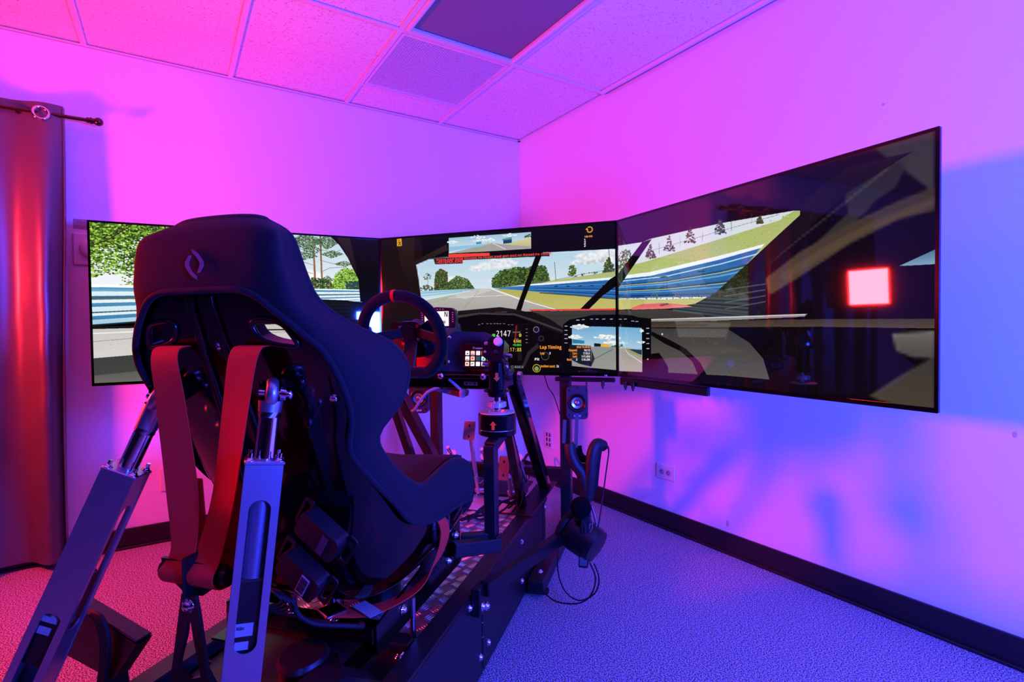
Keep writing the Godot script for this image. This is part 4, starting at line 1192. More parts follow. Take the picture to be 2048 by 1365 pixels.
	bolt(t, Vector3(0.2, DECK + 0.0, 1.30), Vector3.UP, 0.012)
	bolt(t, Vector3(-0.245, DECK + 0.0, 1.45), Vector3.UP, 0.009)
	# adjustable studs and the pneumatic canister between base and seat platform
	for q in [[-0.15, 1.255, 0.012], [0.205, 1.245, 0.008]]:
		obj("stud", MB.new().cyl(Vector3(q[0], DECK - 0.01, q[1]), Vector3(q[0], DECK + 0.12, q[1]), q[2], -1, 12).cyl(Vector3(q[0], DECK + 0.005, q[1]), Vector3(q[0], DECK + 0.014, q[1]), q[2] * 1.6, -1, 6), mats.zinc, t)
	obj("canister", MB.new().lathe(PackedVector2Array([Vector2(0.026, -0.03), Vector2(0.026, 0.01), Vector2(0.021, 0.014), Vector2(0.021, 0.085), Vector2(0.017, 0.095), Vector2(0, 0.095)]), Vector3(-0.02, DECK + 0.028, 1.26), Vector3.UP, 20), mats.chrome, t)
	obj("canister", MB.new().lathe(PackedVector2Array([Vector2(0.03, -0.03), Vector2(0.03, 0.05), Vector2(0.024, 0.058), Vector2(0, 0.06)]), Vector3(-0.075, DECK + 0.02, 1.185), Vector3.UP, 20), mats.aluminium, t)

# ------------------------------------------------------------------ uprights, dashboard panel, monitor stand
func cockpit() -> void:
	var t := rig
	for q in [[0.262, 0.872, 0.52, 0.262, 0.285, -0.02, 0.048], [0.235, 0.86, 0.60, 0.225, 0.285, 0.27, 0.034], [-0.262, 0.872, 0.52, -0.262, 0.285, -0.02, 0.048], [-0.235, 0.86, 0.60, -0.235, 0.285, 0.27, 0.034]]:
		obj("strut", MB.new().bar(Vector3(q[0], q[1], q[2]), Vector3(q[3], q[4], q[5]), q[6], q[6], Vector3.RIGHT, 0.004), mats.black_gloss, t)
	obj("cross_beam", MB.new().box(Vector3(0.0, 0.872, 0.72), Vector3(0.60, 0.040, 0.06), Basis(), 0.005), mats.black_gloss, t)
	obj("cross_tube", MB.new().cyl(Vector3(-0.30, 0.898, 0.765), Vector3(0.30, 0.898, 0.765), 0.009, -1, 12), mats.black_gloss, t)
	for s in [-0.06, 0.08, 0.235]:
		bolt(t, Vector3(s, 0.898, 0.774), Vector3.BACK, 0.008)
	bolt(t, Vector3(-0.07, 0.862, 0.75), Vector3.BACK, 0.006)
	obj("beam_arm", MB.new().bar(Vector3(0.262, 0.872, 0.73), Vector3(0.262, 0.872, 0.50), 0.03, 0.05, Vector3.UP), mats.black_gloss, t)
	obj("beam_arm", MB.new().bar(Vector3(-0.262, 0.872, 0.73), Vector3(-0.262, 0.872, 0.50), 0.03, 0.05, Vector3.UP), mats.black_gloss, t)
	obj("pivot_cap", MB.new().cyl(Vector3(0.285, 0.878, 0.52), Vector3(0.300, 0.878, 0.52), 0.018, -1, 18), mats.steel, t)
	for s in [0.0]:
		obj("base_plate", MB.new().box(Vector3(0.25, 0.288, 0.12), Vector3(0.09, 0.006, 0.5), Basis(), 0.002), mats.black_powder, t)
		obj("base_plate", MB.new().box(Vector3(-0.27, 0.288, 0.12), Vector3(0.09, 0.006, 0.5), Basis(), 0.002), mats.black_powder, t)
	# the face plate
	var f := Transform3D(Basis(), Vector3(0, 0, 0.742))
	var right := PackedVector2Array([Vector2(0.095, 0.905), Vector2(0.318, 0.905), Vector2(0.318, 0.93), Vector2(0.305, 0.975), Vector2(0.285, 1.012), Vector2(0.262, 1.035), Vector2(0.235, 1.047), Vector2(0.14, 1.051), Vector2(0.12, 1.049), Vector2(0.106, 1.040), Vector2(0.098, 1.02)])
	var d := obj("dashboard_plate", MB.new().prism(right, f, 0.006), mat("dash_plate", Color(0.20, 0.20, 0.22), 0.45), t)
	var left := PackedVector2Array()
	for q in right:
		left.append(Vector2(-q.x - 0.02, q.y))
	sub("left_plate", MB.new().prism(left, f, 0.006), mats.dash_plate, d)
	var mid := PackedVector2Array([Vector2(-0.115, 0.905), Vector2(0.095, 0.905), Vector2(0.095, 0.935), Vector2(0.03, 0.945), Vector2(0.005, 0.985), Vector2(0.025, 1.02), Vector2(0.025, 1.064), Vector2(-0.065, 1.064), Vector2(-0.095, 1.052), Vector2(-0.115, 1.02)])
	sub("centre_plate", MB.new().prism(mid, f.translated_local(Vector3(0, 0, 0.002)), 0.006), mats.dash_plate, d)
	sub("shelf", MB.new().box(Vector3(0.0, 0.91, 0.70), Vector3(0.62, 0.012, 0.1), Basis(), 0.003), mats.black_satin, d)
	for q in [[0.104, 1.03], [0.098, 0.945], [0.31, 0.93]]:
		bolt(t, Vector3(q[0], q[1], 0.748), Vector3.BACK, 0.005)
	for q in [[-0.075, 1.048], [-0.05, 1.038], [-0.03, 1.052], [-0.045, 1.005]]:
		sub("screw_ring", MB.new().frame(rrect(0.008, 0.008, 0.0039, 4, Vector2(q[0], q[1])), rrect(0.005, 0.005, 0.0024, 4, Vector2(q[0], q[1])), Transform3D(Basis(), Vector3(0, 0, 0.750)), 0.001), mats.zinc, d)
	# big red arrow on the plate
	var ar := PackedVector2Array([Vector2(-0.07, 1.022), Vector2(-0.045, 1.022), Vector2(-0.055, 1.034), Vector2(-0.042, 1.036), Vector2(-0.020, 1.014), Vector2(-0.036, 0.990), Vector2(-0.046, 0.992), Vector2(-0.038, 1.006), Vector2(-0.07, 1.006)])
	sub("arrow_mark", MB.new().prism(ar, Transform3D(Basis(), Vector3(-0.01, 0, 0.7502)), 0.0008), mats.red_print, d)
	text("lettering", "PULL", 0.007, Transform3D(Basis(), Vector3(-0.052, 1.014, 0.7512)), mats.black_matt, d, 0.02, false, true, 1)
	# label plate on the beam
	var lp := thing("label_plate", "small red lit plate with two slots on the dashboard beam", "label", RIG, Vector3(0.19, 0.872, 0.752))
	obj("plate", MB.new().box(Vector3(0.182, 0.872, 0.7525), Vector3(0.05, 0.014, 0.003), Basis(), 0.002), mats.paper, lp)
	obj("slot", MB.new().box(Vector3(0.167, 0.872, 0.7545), Vector3(0.006, 0.005, 0.001), Basis(), 0), mats.dark_hole, lp)
	obj("slot", MB.new().box(Vector3(0.198, 0.872, 0.7545), Vector3(0.006, 0.005, 0.001), Basis(), 0), mats.dark_hole, lp)
	# monitor stand: two posts, feet and bars behind the screens
	var s := thing("screen_stand", "black steel stand behind the screens with two square posts on long feet", "stand", RIG, Vector3(0, 0, -0.1))
	for x in [-0.345, 0.349]:
		obj("post", MB.new().box(Vector3(x, 0.62, -0.10), Vector3(0.052, 1.14, 0.052), Basis(), 0.004), mats.black_powder, s)
		obj("foot", MB.new().box(Vector3(x - 0.022 * signf(x), 0.04, 0.0), Vector3(0.066, 0.055, 0.92), Basis(), 0.004), mats.black_powder, s)
		obj("foot_pad", MB.new().cyl(Vector3(x, 0.0, 0.41), Vector3(x, 0.014, 0.41), 0.022, -1, 14), mats.black_rubber, s)
		bolt(s, Vector3(x - 0.022 * signf(x), 0.068, 0.38), Vector3.UP, 0.01)
	obj("crossbar", MB.new().box(Vector3(0, 1.12, -0.10), Vector3(1.1, 0.05, 0.04), Basis(), 0.004), mats.black_powder, s)
	obj("crossbar", MB.new().box(Vector3(0, 0.35, -0.10), Vector3(0.66, 0.04, 0.04), Basis(), 0.004), mats.black_powder, s)
	# arm under the right-hand screen with a row of pegs
	var a := Vector3(-0.4584, 0.0, 1.4561)
	var b := Vector3(-0.5676, 0.0, 2.6792)
	var dir := (b - a).normalized()
	var inv := RIG.affine_inverse()
	var up := MB.new()
	up.bar(inv * (a + dir * 0.0 + Vector3(0.02, 0.815, 0)), inv * (a + dir * 0.50 + Vector3(0.02, 0.815, 0)), 0.02, 0.034, Vector3.UP)
	var c2 := Vector3(-1.2272, 0.0, 0.4986)
	var d2 := (a - c2).normalized()
	up.bar(inv * (a - d2 * 0.28 + Vector3(0, 0.818, -0.02)), inv * (a + Vector3(0, 0.818, -0.02)), 0.02, 0.02, Vector3.UP)
	obj("screen_arm", up, mats.black_satin, s)
	for k in 5:
		var w: Vector3 = (a - d2 * (0.22 - 0.075 * k)) if k < 3 else (a + dir * (0.05 + 0.05 * (k - 3)))
		var q: Vector3 = inv * (w + Vector3(0.0, 0.0, 0.0))
		obj("peg", MB.new().cyl(Vector3(q.x, 0.790, q.z), Vector3(q.x, 0.815, q.z), 0.004 if k < 2 else 0.008, -1, 10).cyl(Vector3(q.x, 0.779, q.z), Vector3(q.x, 0.792, q.z), 0.0045, -1, 10), mats.black_satin, s)
	for x in [-0.425, 0.413]:
		speaker(x)

func speaker(x: float) -> void:
	var left := x < 0
	var t := thing("satellite_speaker", "small satellite speaker under the left end of the dashboard, cable across its cone" if left else "small satellite speaker on the right screen post above the neck restraint", "speaker", RIG, Vector3(x, 0.62, -0.06), "two satellite speakers under the screens")
	var c := Vector3(x, 0.70, -0.055)
	var zb := Basis(Vector3.UP, 0.22)
	var f := Transform3D(zb, c)
	var cab := MB.new()
	cab.prism(rrect(0.102, 0.158, 0.018, 5), f.translated_local(Vector3(0, 0, -0.05)), 0.052)
	obj("cabinet", cab, mat("speaker_grey", Color(0.22, 0.22, 0.24), 0.35), t)
	var ring := PackedVector2Array([Vector2(0.045, 0.0), Vector2(0.045, 0.006), Vector2(0.041, 0.008), Vector2(0.034, 0.003), Vector2(0.031, 0.006), Vector2(0.026, 0.002)])
	obj("surround", MB.new().lathe(ring, f * Vector3(0, 0.0, 0.001), zb.z, 28), mats.black_satin, t)
	obj("cone", MB.new().lathe(PackedVector2Array([Vector2(0.027, 0.004), Vector2(0.012, 0.0), Vector2(0.011, 0.004), Vector2(0.006, 0.008), Vector2(0, 0.009)]), f * Vector3(0, 0, 0.001), zb.z, 28), mats.aluminium, t)
	for q in [[-0.04, 0.058], [0.04, 0.058], [-0.04, -0.058], [0.04, -0.058]]:
		obj("screw", MB.new().lathe(PackedVector2Array([Vector2(0.0055, 0), Vector2(0.0055, 0.0015), Vector2(0.003, 0.001), Vector2(0, 0.001)]), f * Vector3(q[0], q[1], 0.002), zb.z, 12), mats.black_satin, t)
	text("lettering", "logitech", 0.010, f.translated_local(Vector3(0, -0.063, 0.0026)), mats.white_print, t, 0.032, false, true, 1)
	obj("mount", MB.new().box(f * Vector3(0.0, 0.02, -0.065), Vector3(0.03, 0.05, 0.05), zb), mats.black_satin, t)

# ------------------------------------------------------------------ the bucket seat
# spine of the back (z, y) and the front edge (x, z, y) at each station from head to knees
const SPINE := [[1.640, 1.277], [1.674, 1.240], [1.682, 1.165], [1.672, 1.110], [1.655, 1.060], [1.635, 1.005], [1.612, 0.945], [1.590, 0.885], [1.568, 0.815], [1.545, 0.745], [1.515, 0.665], [1.492, 0.570], [1.450, 0.468], [1.355, 0.402], [1.180, 0.392], [1.030, 0.415], [0.940, 0.470]]
const RIM := [[0.108, 1.620, 1.268], [0.146, 1.606, 1.240], [0.160, 1.590, 1.178], [0.178, 1.572, 1.120], [0.222, 1.530, 1.072], [0.258, 1.440, 1.030], [0.270, 1.386, 0.970], [0.264, 1.415, 0.900], [0.237, 1.465, 0.835], [0.238, 1.420, 0.765], [0.243, 1.330, 0.695], [0.247, 1.255, 0.662], [0.250, 1.170, 0.672], [0.252, 1.090, 0.680], [0.250, 1.010, 0.665], [0.243, 0.930, 0.615], [0.225, 0.890, 0.540]]
const SPLIT := [0.0, 0.0, 0.0, 0.24, 0.46, 0.47, 0.50, 0.56, 0.64, 0.74, 0.80, 0.84, 0.87, 0.88, 0.89, 0.90, 0.90]

func along(tab: Array, st: float) -> Variant:
	var n := tab.size() - 1
	st = clampf(st, 0.0, n)
	var i := mini(int(st), n - 1)
	var f := st - i
	var q: Array = [tab[maxi(i - 1, 0)], tab[i], tab[i + 1], tab[mini(i + 2, n)]]
	if q[0] is Array:
		var o := []
		for k in q[0].size():
			o.append(cubic_interpolate(q[1][k], q[2][k], q[0][k], q[3][k], f))
		return o
	return cubic_interpolate(q[1], q[2], q[0], q[3], f)

# where the cover ends and the glossy shell begins: an arch under the headrest
func split_at(st: float) -> float:
	if st <= 2.5:
		return 0.0
	if st < 4.6:
		return 0.47 * sqrt((st - 2.5) / 2.1)
	return maxf(float(along(SPLIT, st)), 0.0)

func seat_base(st: float, a: float) -> Vector3:
	var b: Array = along(SPINE, st)
	var r: Array = along(RIM, st)
	var th := absf(a) * PI * 0.5
	var e := lerpf(lerpf(0.8, 0.30, smoothstep(0.0, 1.2, st)), 0.72, smoothstep(5.0, 9.0, st))
	e = lerpf(e, 0.56, smoothstep(9.5, 12.0, st))
	var lat := pow(sin(th), e)
	var fw := 1.0 - pow(maxf(cos(th), 0.0), e)
	var wide := 0.020 * smoothstep(0.3, 1.2, st) * (1.0 - smoothstep(2.2, 4.2, st)) * sin(2.0 * th)
	return Vector3(0.012 + signf(a) * (r[0] * lat + wide), b[1] + (r[2] - b[1]) * fw, b[0] + (r[1] - b[0]) * fw)

# a point of the seat, moved off towards the sitter by off
func seat_pt(st: float, a: float, off := 0.0) -> Vector3:
	var p := seat_base(st, a)
	if off == 0.0:
		return p
	return p + seat_in(st, a) * off

func seat_in(st: float, a: float) -> Vector3:
	var p1 := seat_base(minf(st + 0.05, 16.0), a) - seat_base(maxf(st - 0.05, 0.0), a)
	var p2 := seat_base(st, minf(a + 0.02, 0.985)) - seat_base(st, maxf(a - 0.02, -0.985))
	return p2.cross(p1).normalized()

func seat_rows(s0: float, s1: float, n: int, fa: Callable, m: int, off: float) -> Array:
	var rows := []
	for i in n + 1:
		var st := lerpf(s0, s1, float(i) / n)
		var line := PackedVector3Array()
		for j in m + 1:
			line.append(seat_pt(st, fa.call(st, float(j) / m), off))
		rows.append(line)
	return rows

const HOLES := [[3.60, 4.62, 0.030, 0.250], [3.60, 4.62, -0.250, -0.030]]

# sheet over stations and widths with the two harness openings left out; inward: which way it faces
func holed_sheet(mb: MB, s0: float, s1: float, amax: float, off: float, inward: bool) -> void:
	mb.smooth()
	var sts := []
	var k := s0
	while k < s1 - 0.01:
		sts.append(k)
		k += 0.2
	sts.append(s1)
	for h in HOLES:
		for v in [h[0], h[1]]:
			if not sts.has(v):
				sts.append(v)
	sts.sort()
	var as_ := []
	for i in 41:
		as_.append(lerpf(-amax, amax, float(i) / 40))
	for h in HOLES:
		as_.append(h[2])
		as_.append(h[3])
	as_.sort()
	var sg := 1.0 if inward else -1.0
	for i in sts.size() - 1:
		for j in as_.size() - 1:
			var ms: float = (sts[i] + sts[i + 1]) * 0.5
			var ma: float = (as_[j] + as_[j + 1]) * 0.5
			if as_[j + 1] - as_[j] < 1e-5 or sts[i + 1] - sts[i] < 1e-5:
				continue
			var skip := false
			for h in HOLES:
				if ms > h[0] and ms < h[1] and ma > h[2] and ma < h[3]:
					skip = true
			if skip:
				continue
			var nn := seat_in(ms, ma) * sg
			mb.quad(seat_pt(sts[i], as_[j], off), seat_pt(sts[i], as_[j + 1], off), seat_pt(sts[i + 1], as_[j + 1], off), seat_pt(sts[i + 1], as_[j], off), seat_pt(ms, ma, off) - nn)
	for h in HOLES:
		var n := 32
		for i in n:
			var q := []
			for e in [i, i + 1]:
				var c := hole_at(h, TAU * e / n)
				q.append(c[0])
				q.append(c[1])
			var pp := []
			for e in q:
				pp.append(seat_pt(e.x, e.y, off))
			var nn := seat_in(q[0].x, q[0].y) * sg
			mb.quad(pp[0], pp[2], pp[3], pp[1], (pp[0] + pp[3]) * 0.5 - nn)

# at an angle: the point of the opening's rim and of the rectangle round it, in (station, width)
func hole_at(h: Array, ang: float) -> Array:
	var c := Vector2((h[0] + h[1]) * 0.5, (h[2] + h[3]) * 0.5)
	var r := Vector2((h[1] - h[0]) * 0.5, (h[3] - h[2]) * 0.5)
	var d := Vector2(cos(ang), sin(ang))
	var m := maxf(absf(d.x), absf(d.y))
	var p := pow(pow(absf(d.x), 3.5) + pow(absf(d.y), 3.5), -1.0 / 3.5)
	var inn := Vector2(d.x * p * 0.88, d.y * p * 0.96)
	inn.x += 0.18 * inn.y * signf(c.y)        # the outer end sits lower
	return [c + inn * r, c + Vector2(d.x / m, d.y / m) * r]

func seat() -> void:
	var fab := mat("seat_fabric", Color(0.115, 0.115, 0.125), 0.85, 0.0, 0.3)
	fab.rim_enabled = true
	fab.rim = 0.3
	triplanar(fab, 14.0, false)
	fab.heightmap_enabled = true
	fab.heightmap_texture = noise_tex(noise(0.2, 2, 9), 256, Color.BLACK, Color.WHITE, 0.3, 0.7)
	fab.heightmap_scale = 0.05
	var gloss := mat("shell_gloss", Color(0.008, 0.008, 0.009), 0.09)
	var t := thing("racing_seat", "black racing bucket seat with fabric wings and a glossy shell back", "seat", RIG, Vector3(0, 0.41, 1.3))
	# glossy shell
	var sh := MB.new()
	holed_sheet(sh, 2.0, 16.0, 0.97, 0.010, false)
	var shell := obj("shell", sh, gloss, t)
	# fabric of the outside: head and both wings
	for sg in [1.0, -1.0]:
		var fa := func(st: float, x: float) -> float: return sg * lerpf(split_at(st), 1.0, x)
		var fb := MB.new().sheet(seat_rows(0.0, 16.0, 160, fa, 18, 0.0))
		obj("wing_cover", fb, fab, t)
		# rolled front edge
		var path := []
		# stitched piping where cover meets shell
		path = []
		for i in 100:
			var st := lerpf(2.5, 15.5, pow(float(i) / 99, 1.7))
			var a := split_at(st)
			path.append(seat_pt(st, sg * a, -0.002))
		obj("piping", MB.new().tube(pv(path), 0.0065, 8), fab, t)
	# padding inside
	var pad := MB.new()
	holed_sheet(pad, 0.0, 16.0, 0.995, 0.036, true)
	obj("padding", pad, fab, t)
	# rolled front edge: up one wing, over the headrest and down the other
	var edge := []
	for i in 65:
		var st := 16.0 - 16.0 * i / 64
		edge.append(seat_pt(st, -1.0) + seat_in(st, -0.97) * 0.015)
	for i in 23:
		var a := lerpf(-0.96, 0.96, i / 22.0)
		edge.append(seat_pt(0.0, a) + seat_in(0.1, a) * 0.015)
	for i in 65:
		var st := 16.0 * i / 64
		edge.append(seat_pt(st, 1.0) + seat_in(st, 0.97) * 0.015)
	obj("front_edge", MB.new().tube(pv(edge), 0.0165, 12), fab, t)
	var bot := []
	for i in 25:
		var a := lerpf(-1.0, 1.0, i / 24.0)
		bot.append(seat_pt(16.0, a) + seat_in(15.9, clampf(a, -0.97, 0.97)) * 0.016)
	obj("front_roll", MB.new().tube(pv(bot), 0.021, 12), fab, t)
	# thigh cushion
	var cu := []
	for i in 13:
		var v := i / 12.0
		var line := PackedVector3Array()
		for j in 13:
			var u := j / 6.0 - 1.0
			line.append(Vector3(u * 0.195, lerpf(0.535, 0.612, sin(v * PI * 0.5)) - 0.03 * pow(v, 8.0) - 0.02 * u * u * (1.0 - v) + 0.012 * absf(u), lerpf(1.40, 0.885, v)))
		cu.append(line)
	obj("seat_cushion", MB.new().sheet(cu, 0.06), fab, t)
	# rims of the harness openings
	for h in HOLES:
		var path := []
		var n := 32
		var wall := MB.new()
		wall.smooth()
		for i in n + 1:
			var q: Vector2 = hole_at(h, TAU * i / n)[0]
			path.append(seat_pt(q.x, q.y, 0.008))
		for i in n:
			var q0: Vector2 = hole_at(h, TAU * i / n)[0]
			var q1: Vector2 = hole_at(h, TAU * (i + 1) / n)[0]
			var cc := seat_pt((h[0] + h[1]) * 0.5, (h[2] + h[3]) * 0.5, 0.02)
			var m := (seat_pt(q0.x, q0.y, 0.01) + seat_pt(q1.x, q1.y, 0.036)) * 0.5
			wall.quad(seat_pt(q0.x, q0.y, 0.006), seat_pt(q1.x, q1.y, 0.006), seat_pt(q1.x, q1.y, 0.037), seat_pt(q0.x, q0.y, 0.037), m + (m - cc))
		var rim := obj("harness_opening", wall, mat("opening_plastic", Color(0.05, 0.05, 0.055), 0.25), t)
		sub("rim", MB.new().tube(pv(path), 0.0055, 8), mats.opening_plastic, rim)
	# ridge down the back
	for x in [-0.022, 0.022]:
		var path := []
		for i in 24:
			var st := lerpf(2.7, 9.0, i / 23.0)
			var p := seat_pt(st, 0.001, -0.000)
			path.append(Vector3(x * lerpf(1.0, 1.8, i / 23.0), p.y, p.z - 0.010))
		sub("ridge", MB.new().tube(pv(path), 0.010, 10), gloss, shell)
	# emblem on the headrest: two bent bars that make an open diamond
	var ef := Transform3D(Basis(Vector3.RIGHT, -0.09), seat_pt(1.75, 0.0) + Vector3(-0.003, 0.0, 0.0015))
	var half := PackedVector2Array([Vector2(-0.008, 0.0287), Vector2(0.0065, 0.0205), Vector2(0.0205, 0.004), Vector2(0.022, -0.004), Vector2(0.014, -0.0163), Vector2(0.0075, -0.017), Vector2(0.012, -0.0055), Vector2(0.013, 0.001), Vector2(0.005, 0.0124), Vector2(-0.0065, 0.022)])
	var other := PackedVector2Array()
	for q in half:
		other.append(Vector2(-q.x, -q.y))
	obj("emblem", MB.new().prism(half, ef, 0.0012).prism(other, ef, 0.0012), mat("emblem_thread", Color(0.42, 0.40, 0.48), 0.6), t)
	# screws in the shell
	for q in [[4.6, 0.0], [6.35, 0.40], [6.35, -0.40]]:
		var p := seat_pt(q[0], q[1], 0.010)
		bolt(t, p, -seat_in(q[0], q[1]), 0.007)
	# side brackets and the platform that carries the seat
	for sg in [1.0, -1.0]:
		var br := PackedVector2Array([Vector2(0.93, 0.332), Vector2(1.42, 0.332), Vector2(1.42, 0.40), Vector2(1.20, 0.43), Vector2(1.02, 0.585), Vector2(0.93, 0.585)])
		obj("side_bracket", MB.new().prism(br, Transform3D(Basis(Vector3(0, 0, 1), Vector3.UP, Vector3(-1, 0, 0)), Vector3(sg * 0.205 + 0.003, 0, 0)), 0.006), mats.black_gloss, t)
		if sg > 0.0:
			text("lettering", "CXC", 0.042, Transform3D(Basis(Vector3(0, 0, -1), Vector3.UP, Vector3.RIGHT), Vector3(0.2085, 0.40, 1.10)), mats.dark_hole, t, 0.12, false, true, 1)
		obj("bracket_foot", MB.new().box(Vector3(sg * 0.18, 0.335, 1.19), Vector3(0.05, 0.006, 0.56), Basis(), 0.001), mats.black_gloss, t)
		for q in [[0.955, 0.545], [0.965, 0.43], [1.02, 0.375], [1.30, 0.375]]:
			bolt(t, Vector3(sg * 0.209, q[1], q[0]), Vector3(sg, 0, 0), 0.010)
		# strap slot ring in the side of the shell
		var ring := []
		for i in 17:
			var a := TAU * i / 16
			ring.append(Vector3(sg * 0.252, 0.545 + sin(a) * 0.05 * (1.0 + 0.25 * cos(a)), 1.17 + cos(a) * 0.045))
		obj("belt_slot", MB.new().tube(pv(ring), 0.009, 8), mats.black_satin, t)
	for z in [0.98, 1.40]:
		obj("platform_tube", MB.new().bar(Vector3(-0.20, 0.372, z), Vector3(0.20, 0.372, z), 0.04, 0.04, Vector3.UP, 0.004), mats.black_gloss, t)
	for x in [-0.17, -0.03, 0.09]:
		bolt(t, Vector3(x, 0.392, 1.405), Vector3.UP, 0.009)
	obj("platform_pivot", MB.new().cyl(Vector3(0, 0.26, 1.05), Vector3(0, 0.39, 1.05), 0.06, 0.05, 24), mats.black_satin, t)

# ------------------------------------------------------------------ harness
func ribbon(pts: Array, across: Array, w: float, steps := 8) -> MB:
	var c := curve(pts, steps)
	var x := curve(across, steps)
	var rows := []
	for i in c.size():
		var line := PackedVector3Array()
		for j in 5:
			var u := j / 2.0 - 1.0
			line.append(c[i] + x[i].normalized() * u * w * 0.5)
		rows.append(line)
	return MB.new().sheet(rows, 0.0022)

func harness() -> void:
	var web := mat("harness_web", Color(0.95, 0.22, 0.16), 0.7, 0.0, 0.3)
	web.rim_enabled = true
	web.rim = 0.2
	triplanar(web, 40.0, false)
	web.heightmap_enabled = true
	web.heightmap_texture = noise_tex(noise(0.12, 1, 4), 128, Color.BLACK, Color.WHITE, 0.3, 0.7)
	web.heightmap_scale = 0.04
	var t := thing("racing_harness", "red-orange racing harness with two shoulder straps falling behind the seat", "harness", RIG, Vector3(0, 0.6, 1.65))
	var x := Vector3.RIGHT
	for q in [[0.098, 0.028, 1.0], [-0.088, -0.032, -1.0]]:
		var st: float = q[0]
		var en: float = q[1]
		var w := 0.064
		obj("shoulder_strap", ribbon([Vector3(st * 0.9, 1.00, 1.46), Vector3(st, 1.022, 1.58), Vector3(st, 1.034, 1.640), Vector3(st, 1.016, 1.668), Vector3(lerpf(st, en, 0.25), 0.93, 1.670), Vector3(lerpf(st, en, 0.7), 0.76, 1.672), Vector3(en, 0.655, 1.688), Vector3(en, 0.622, 1.712), Vector3(en, 0.598, 1.700), Vector3(en, 0.592, 1.672)], [x, x, x, x, x + Vector3(0, 0, 0.10 * q[2]), x + Vector3(0, 0, 0.2 * q[2]), x + Vector3(0, 0, 0.1), x, x, x], w), web, t)
		obj("shoulder_strap_end", ribbon([Vector3(en, 0.592, 1.672), Vector3(en, 0.625, 1.655), Vector3(en * 1.3, 0.70, 1.655), Vector3(en * 1.6, 0.78, 1.652)], [x, x, x, x], w), web, t)
	obj("harness_roller", MB.new().cyl(Vector3(-0.075, 0.618, 1.688), Vector3(0.075, 0.618, 1.688), 0.016, -1, 16).box(Vector3(0.0, 0.618, 1.688), Vector3(0.006, 0.075, 0.06)), mats.black_satin, t)
	# lap strap on the right
	obj("lap_strap", ribbon([Vector3(0.236, 0.575, 1.20), Vector3(0.262, 0.565, 1.19), Vector3(0.268, 0.52, 1.18), Vector3(0.262, 0.47, 1.22), Vector3(0.236, 0.425, 1.29), Vector3(0.17, 0.408, 1.372), Vector3(0.09, 0.408, 1.405)], [Vector3(0, 0.2, 1), Vector3(0, 0.2, 1), Vector3(0, 0.3, 1), Vector3(0.25, 0.4, 0.9), Vector3(0.7, 0.3, 0.7), Vector3(0.6, 0.1, 0.9), Vector3(0.5, 0.1, 0.9)], 0.055), web, t)
	obj("care_tag", MB.new().box(Vector3(0.160, 0.4115, 1.380), Vector3(0.075, 0.001, 0.035), Basis(Vector3.UP, -0.45), 0), mats.paper, t)
	obj("strap_anchor", MB.new().box(Vector3(0.085, 0.412, 1.408), Vector3(0.05, 0.008, 0.05), Basis(Vector3.UP, -0.5), 0.002), mats.chrome, t)
	# triangular yoke that holds the roller
	var y := thing("harness_bracket", "black triangular bracket under the harness roller behind the seat", "bracket", RIG, Vector3(0, 0.26, 1.70))
	var f := Transform3D(Basis(), Vector3(0, 0, 1.70))
	var out := PackedVector2Array([Vector2(-0.016, 0.585), Vector2(0.016, 0.585), Vector2(0.022, 0.555), Vector2(0.040, 0.44), Vector2(0.046, 0.40), Vector2(0.0, 0.405), Vector2(-0.050, 0.408), Vector2(-0.044, 0.44), Vector2(-0.022, 0.555)])
	var inn := PackedVector2Array([Vector2(-0.004, 0.535), Vector2(0.004, 0.535), Vector2(0.008, 0.51), Vector2(0.022, 0.45), Vector2(0.023, 0.438), Vector2(0.0, 0.43), Vector2(-0.026, 0.445), Vector2(-0.024, 0.46), Vector2(-0.008, 0.51)])
	obj("plate", MB.new().frame(out, inn, f, 0.007), mats.black_powder, y)
	obj("upper_plate", MB.new().prism(PackedVector2Array([Vector2(-0.02, 0.58), Vector2(0.02, 0.58), Vector2(0.07, 0.615), Vector2(0.075, 0.64), Vector2(-0.075, 0.64), Vector2(-0.07, 0.615)]), f.translated_local(Vector3(0, 0, -0.012)), 0.008), mats.black_powder, y)
	bolt(y, Vector3(0, 0.565, 1.707), Vector3.BACK, 0.010)
	obj("foot", MB.new().bar(Vector3(0, 0.42, 1.692), Vector3(0, 0.25, 1.62), 0.05, 0.012, Vector3.RIGHT), mats.black_powder, y)
	# coil springs hooked under the yoke
	for k in 3:
		var a := Vector3(-0.046 + k * 0.042, 0.402, 1.705)
		var d := Vector3(-0.055, -0.10, 0.09)
		var s := thing("coil_spring", ["chrome coil spring on the left below the black triangular bracket", "chrome coil spring in the middle below the black triangular bracket", "chrome coil spring nearest the right-hand actuator, below the triangular bracket"][k], "spring", RIG, a + d, "springs below the harness bracket")
		var n := d.normalized()
		var e := n.cross(Vector3.UP).normalized()
		var g := n.cross(e)
		var path := [a, a + d * 0.14]
		for i in 120:
			var an := TAU * i / 10.0
			path.append(a + d * (0.15 + 0.8 * i / 120.0) + (e * cos(an) + g * sin(an)) * 0.0085)
		path.append(a + d)
		obj("coil", MB.new().tube(pv(path), 0.0019, 6), mats.chrome, s)
		obj("hook", MB.new().ball(a, 0.004, 8), mats.zinc, s)

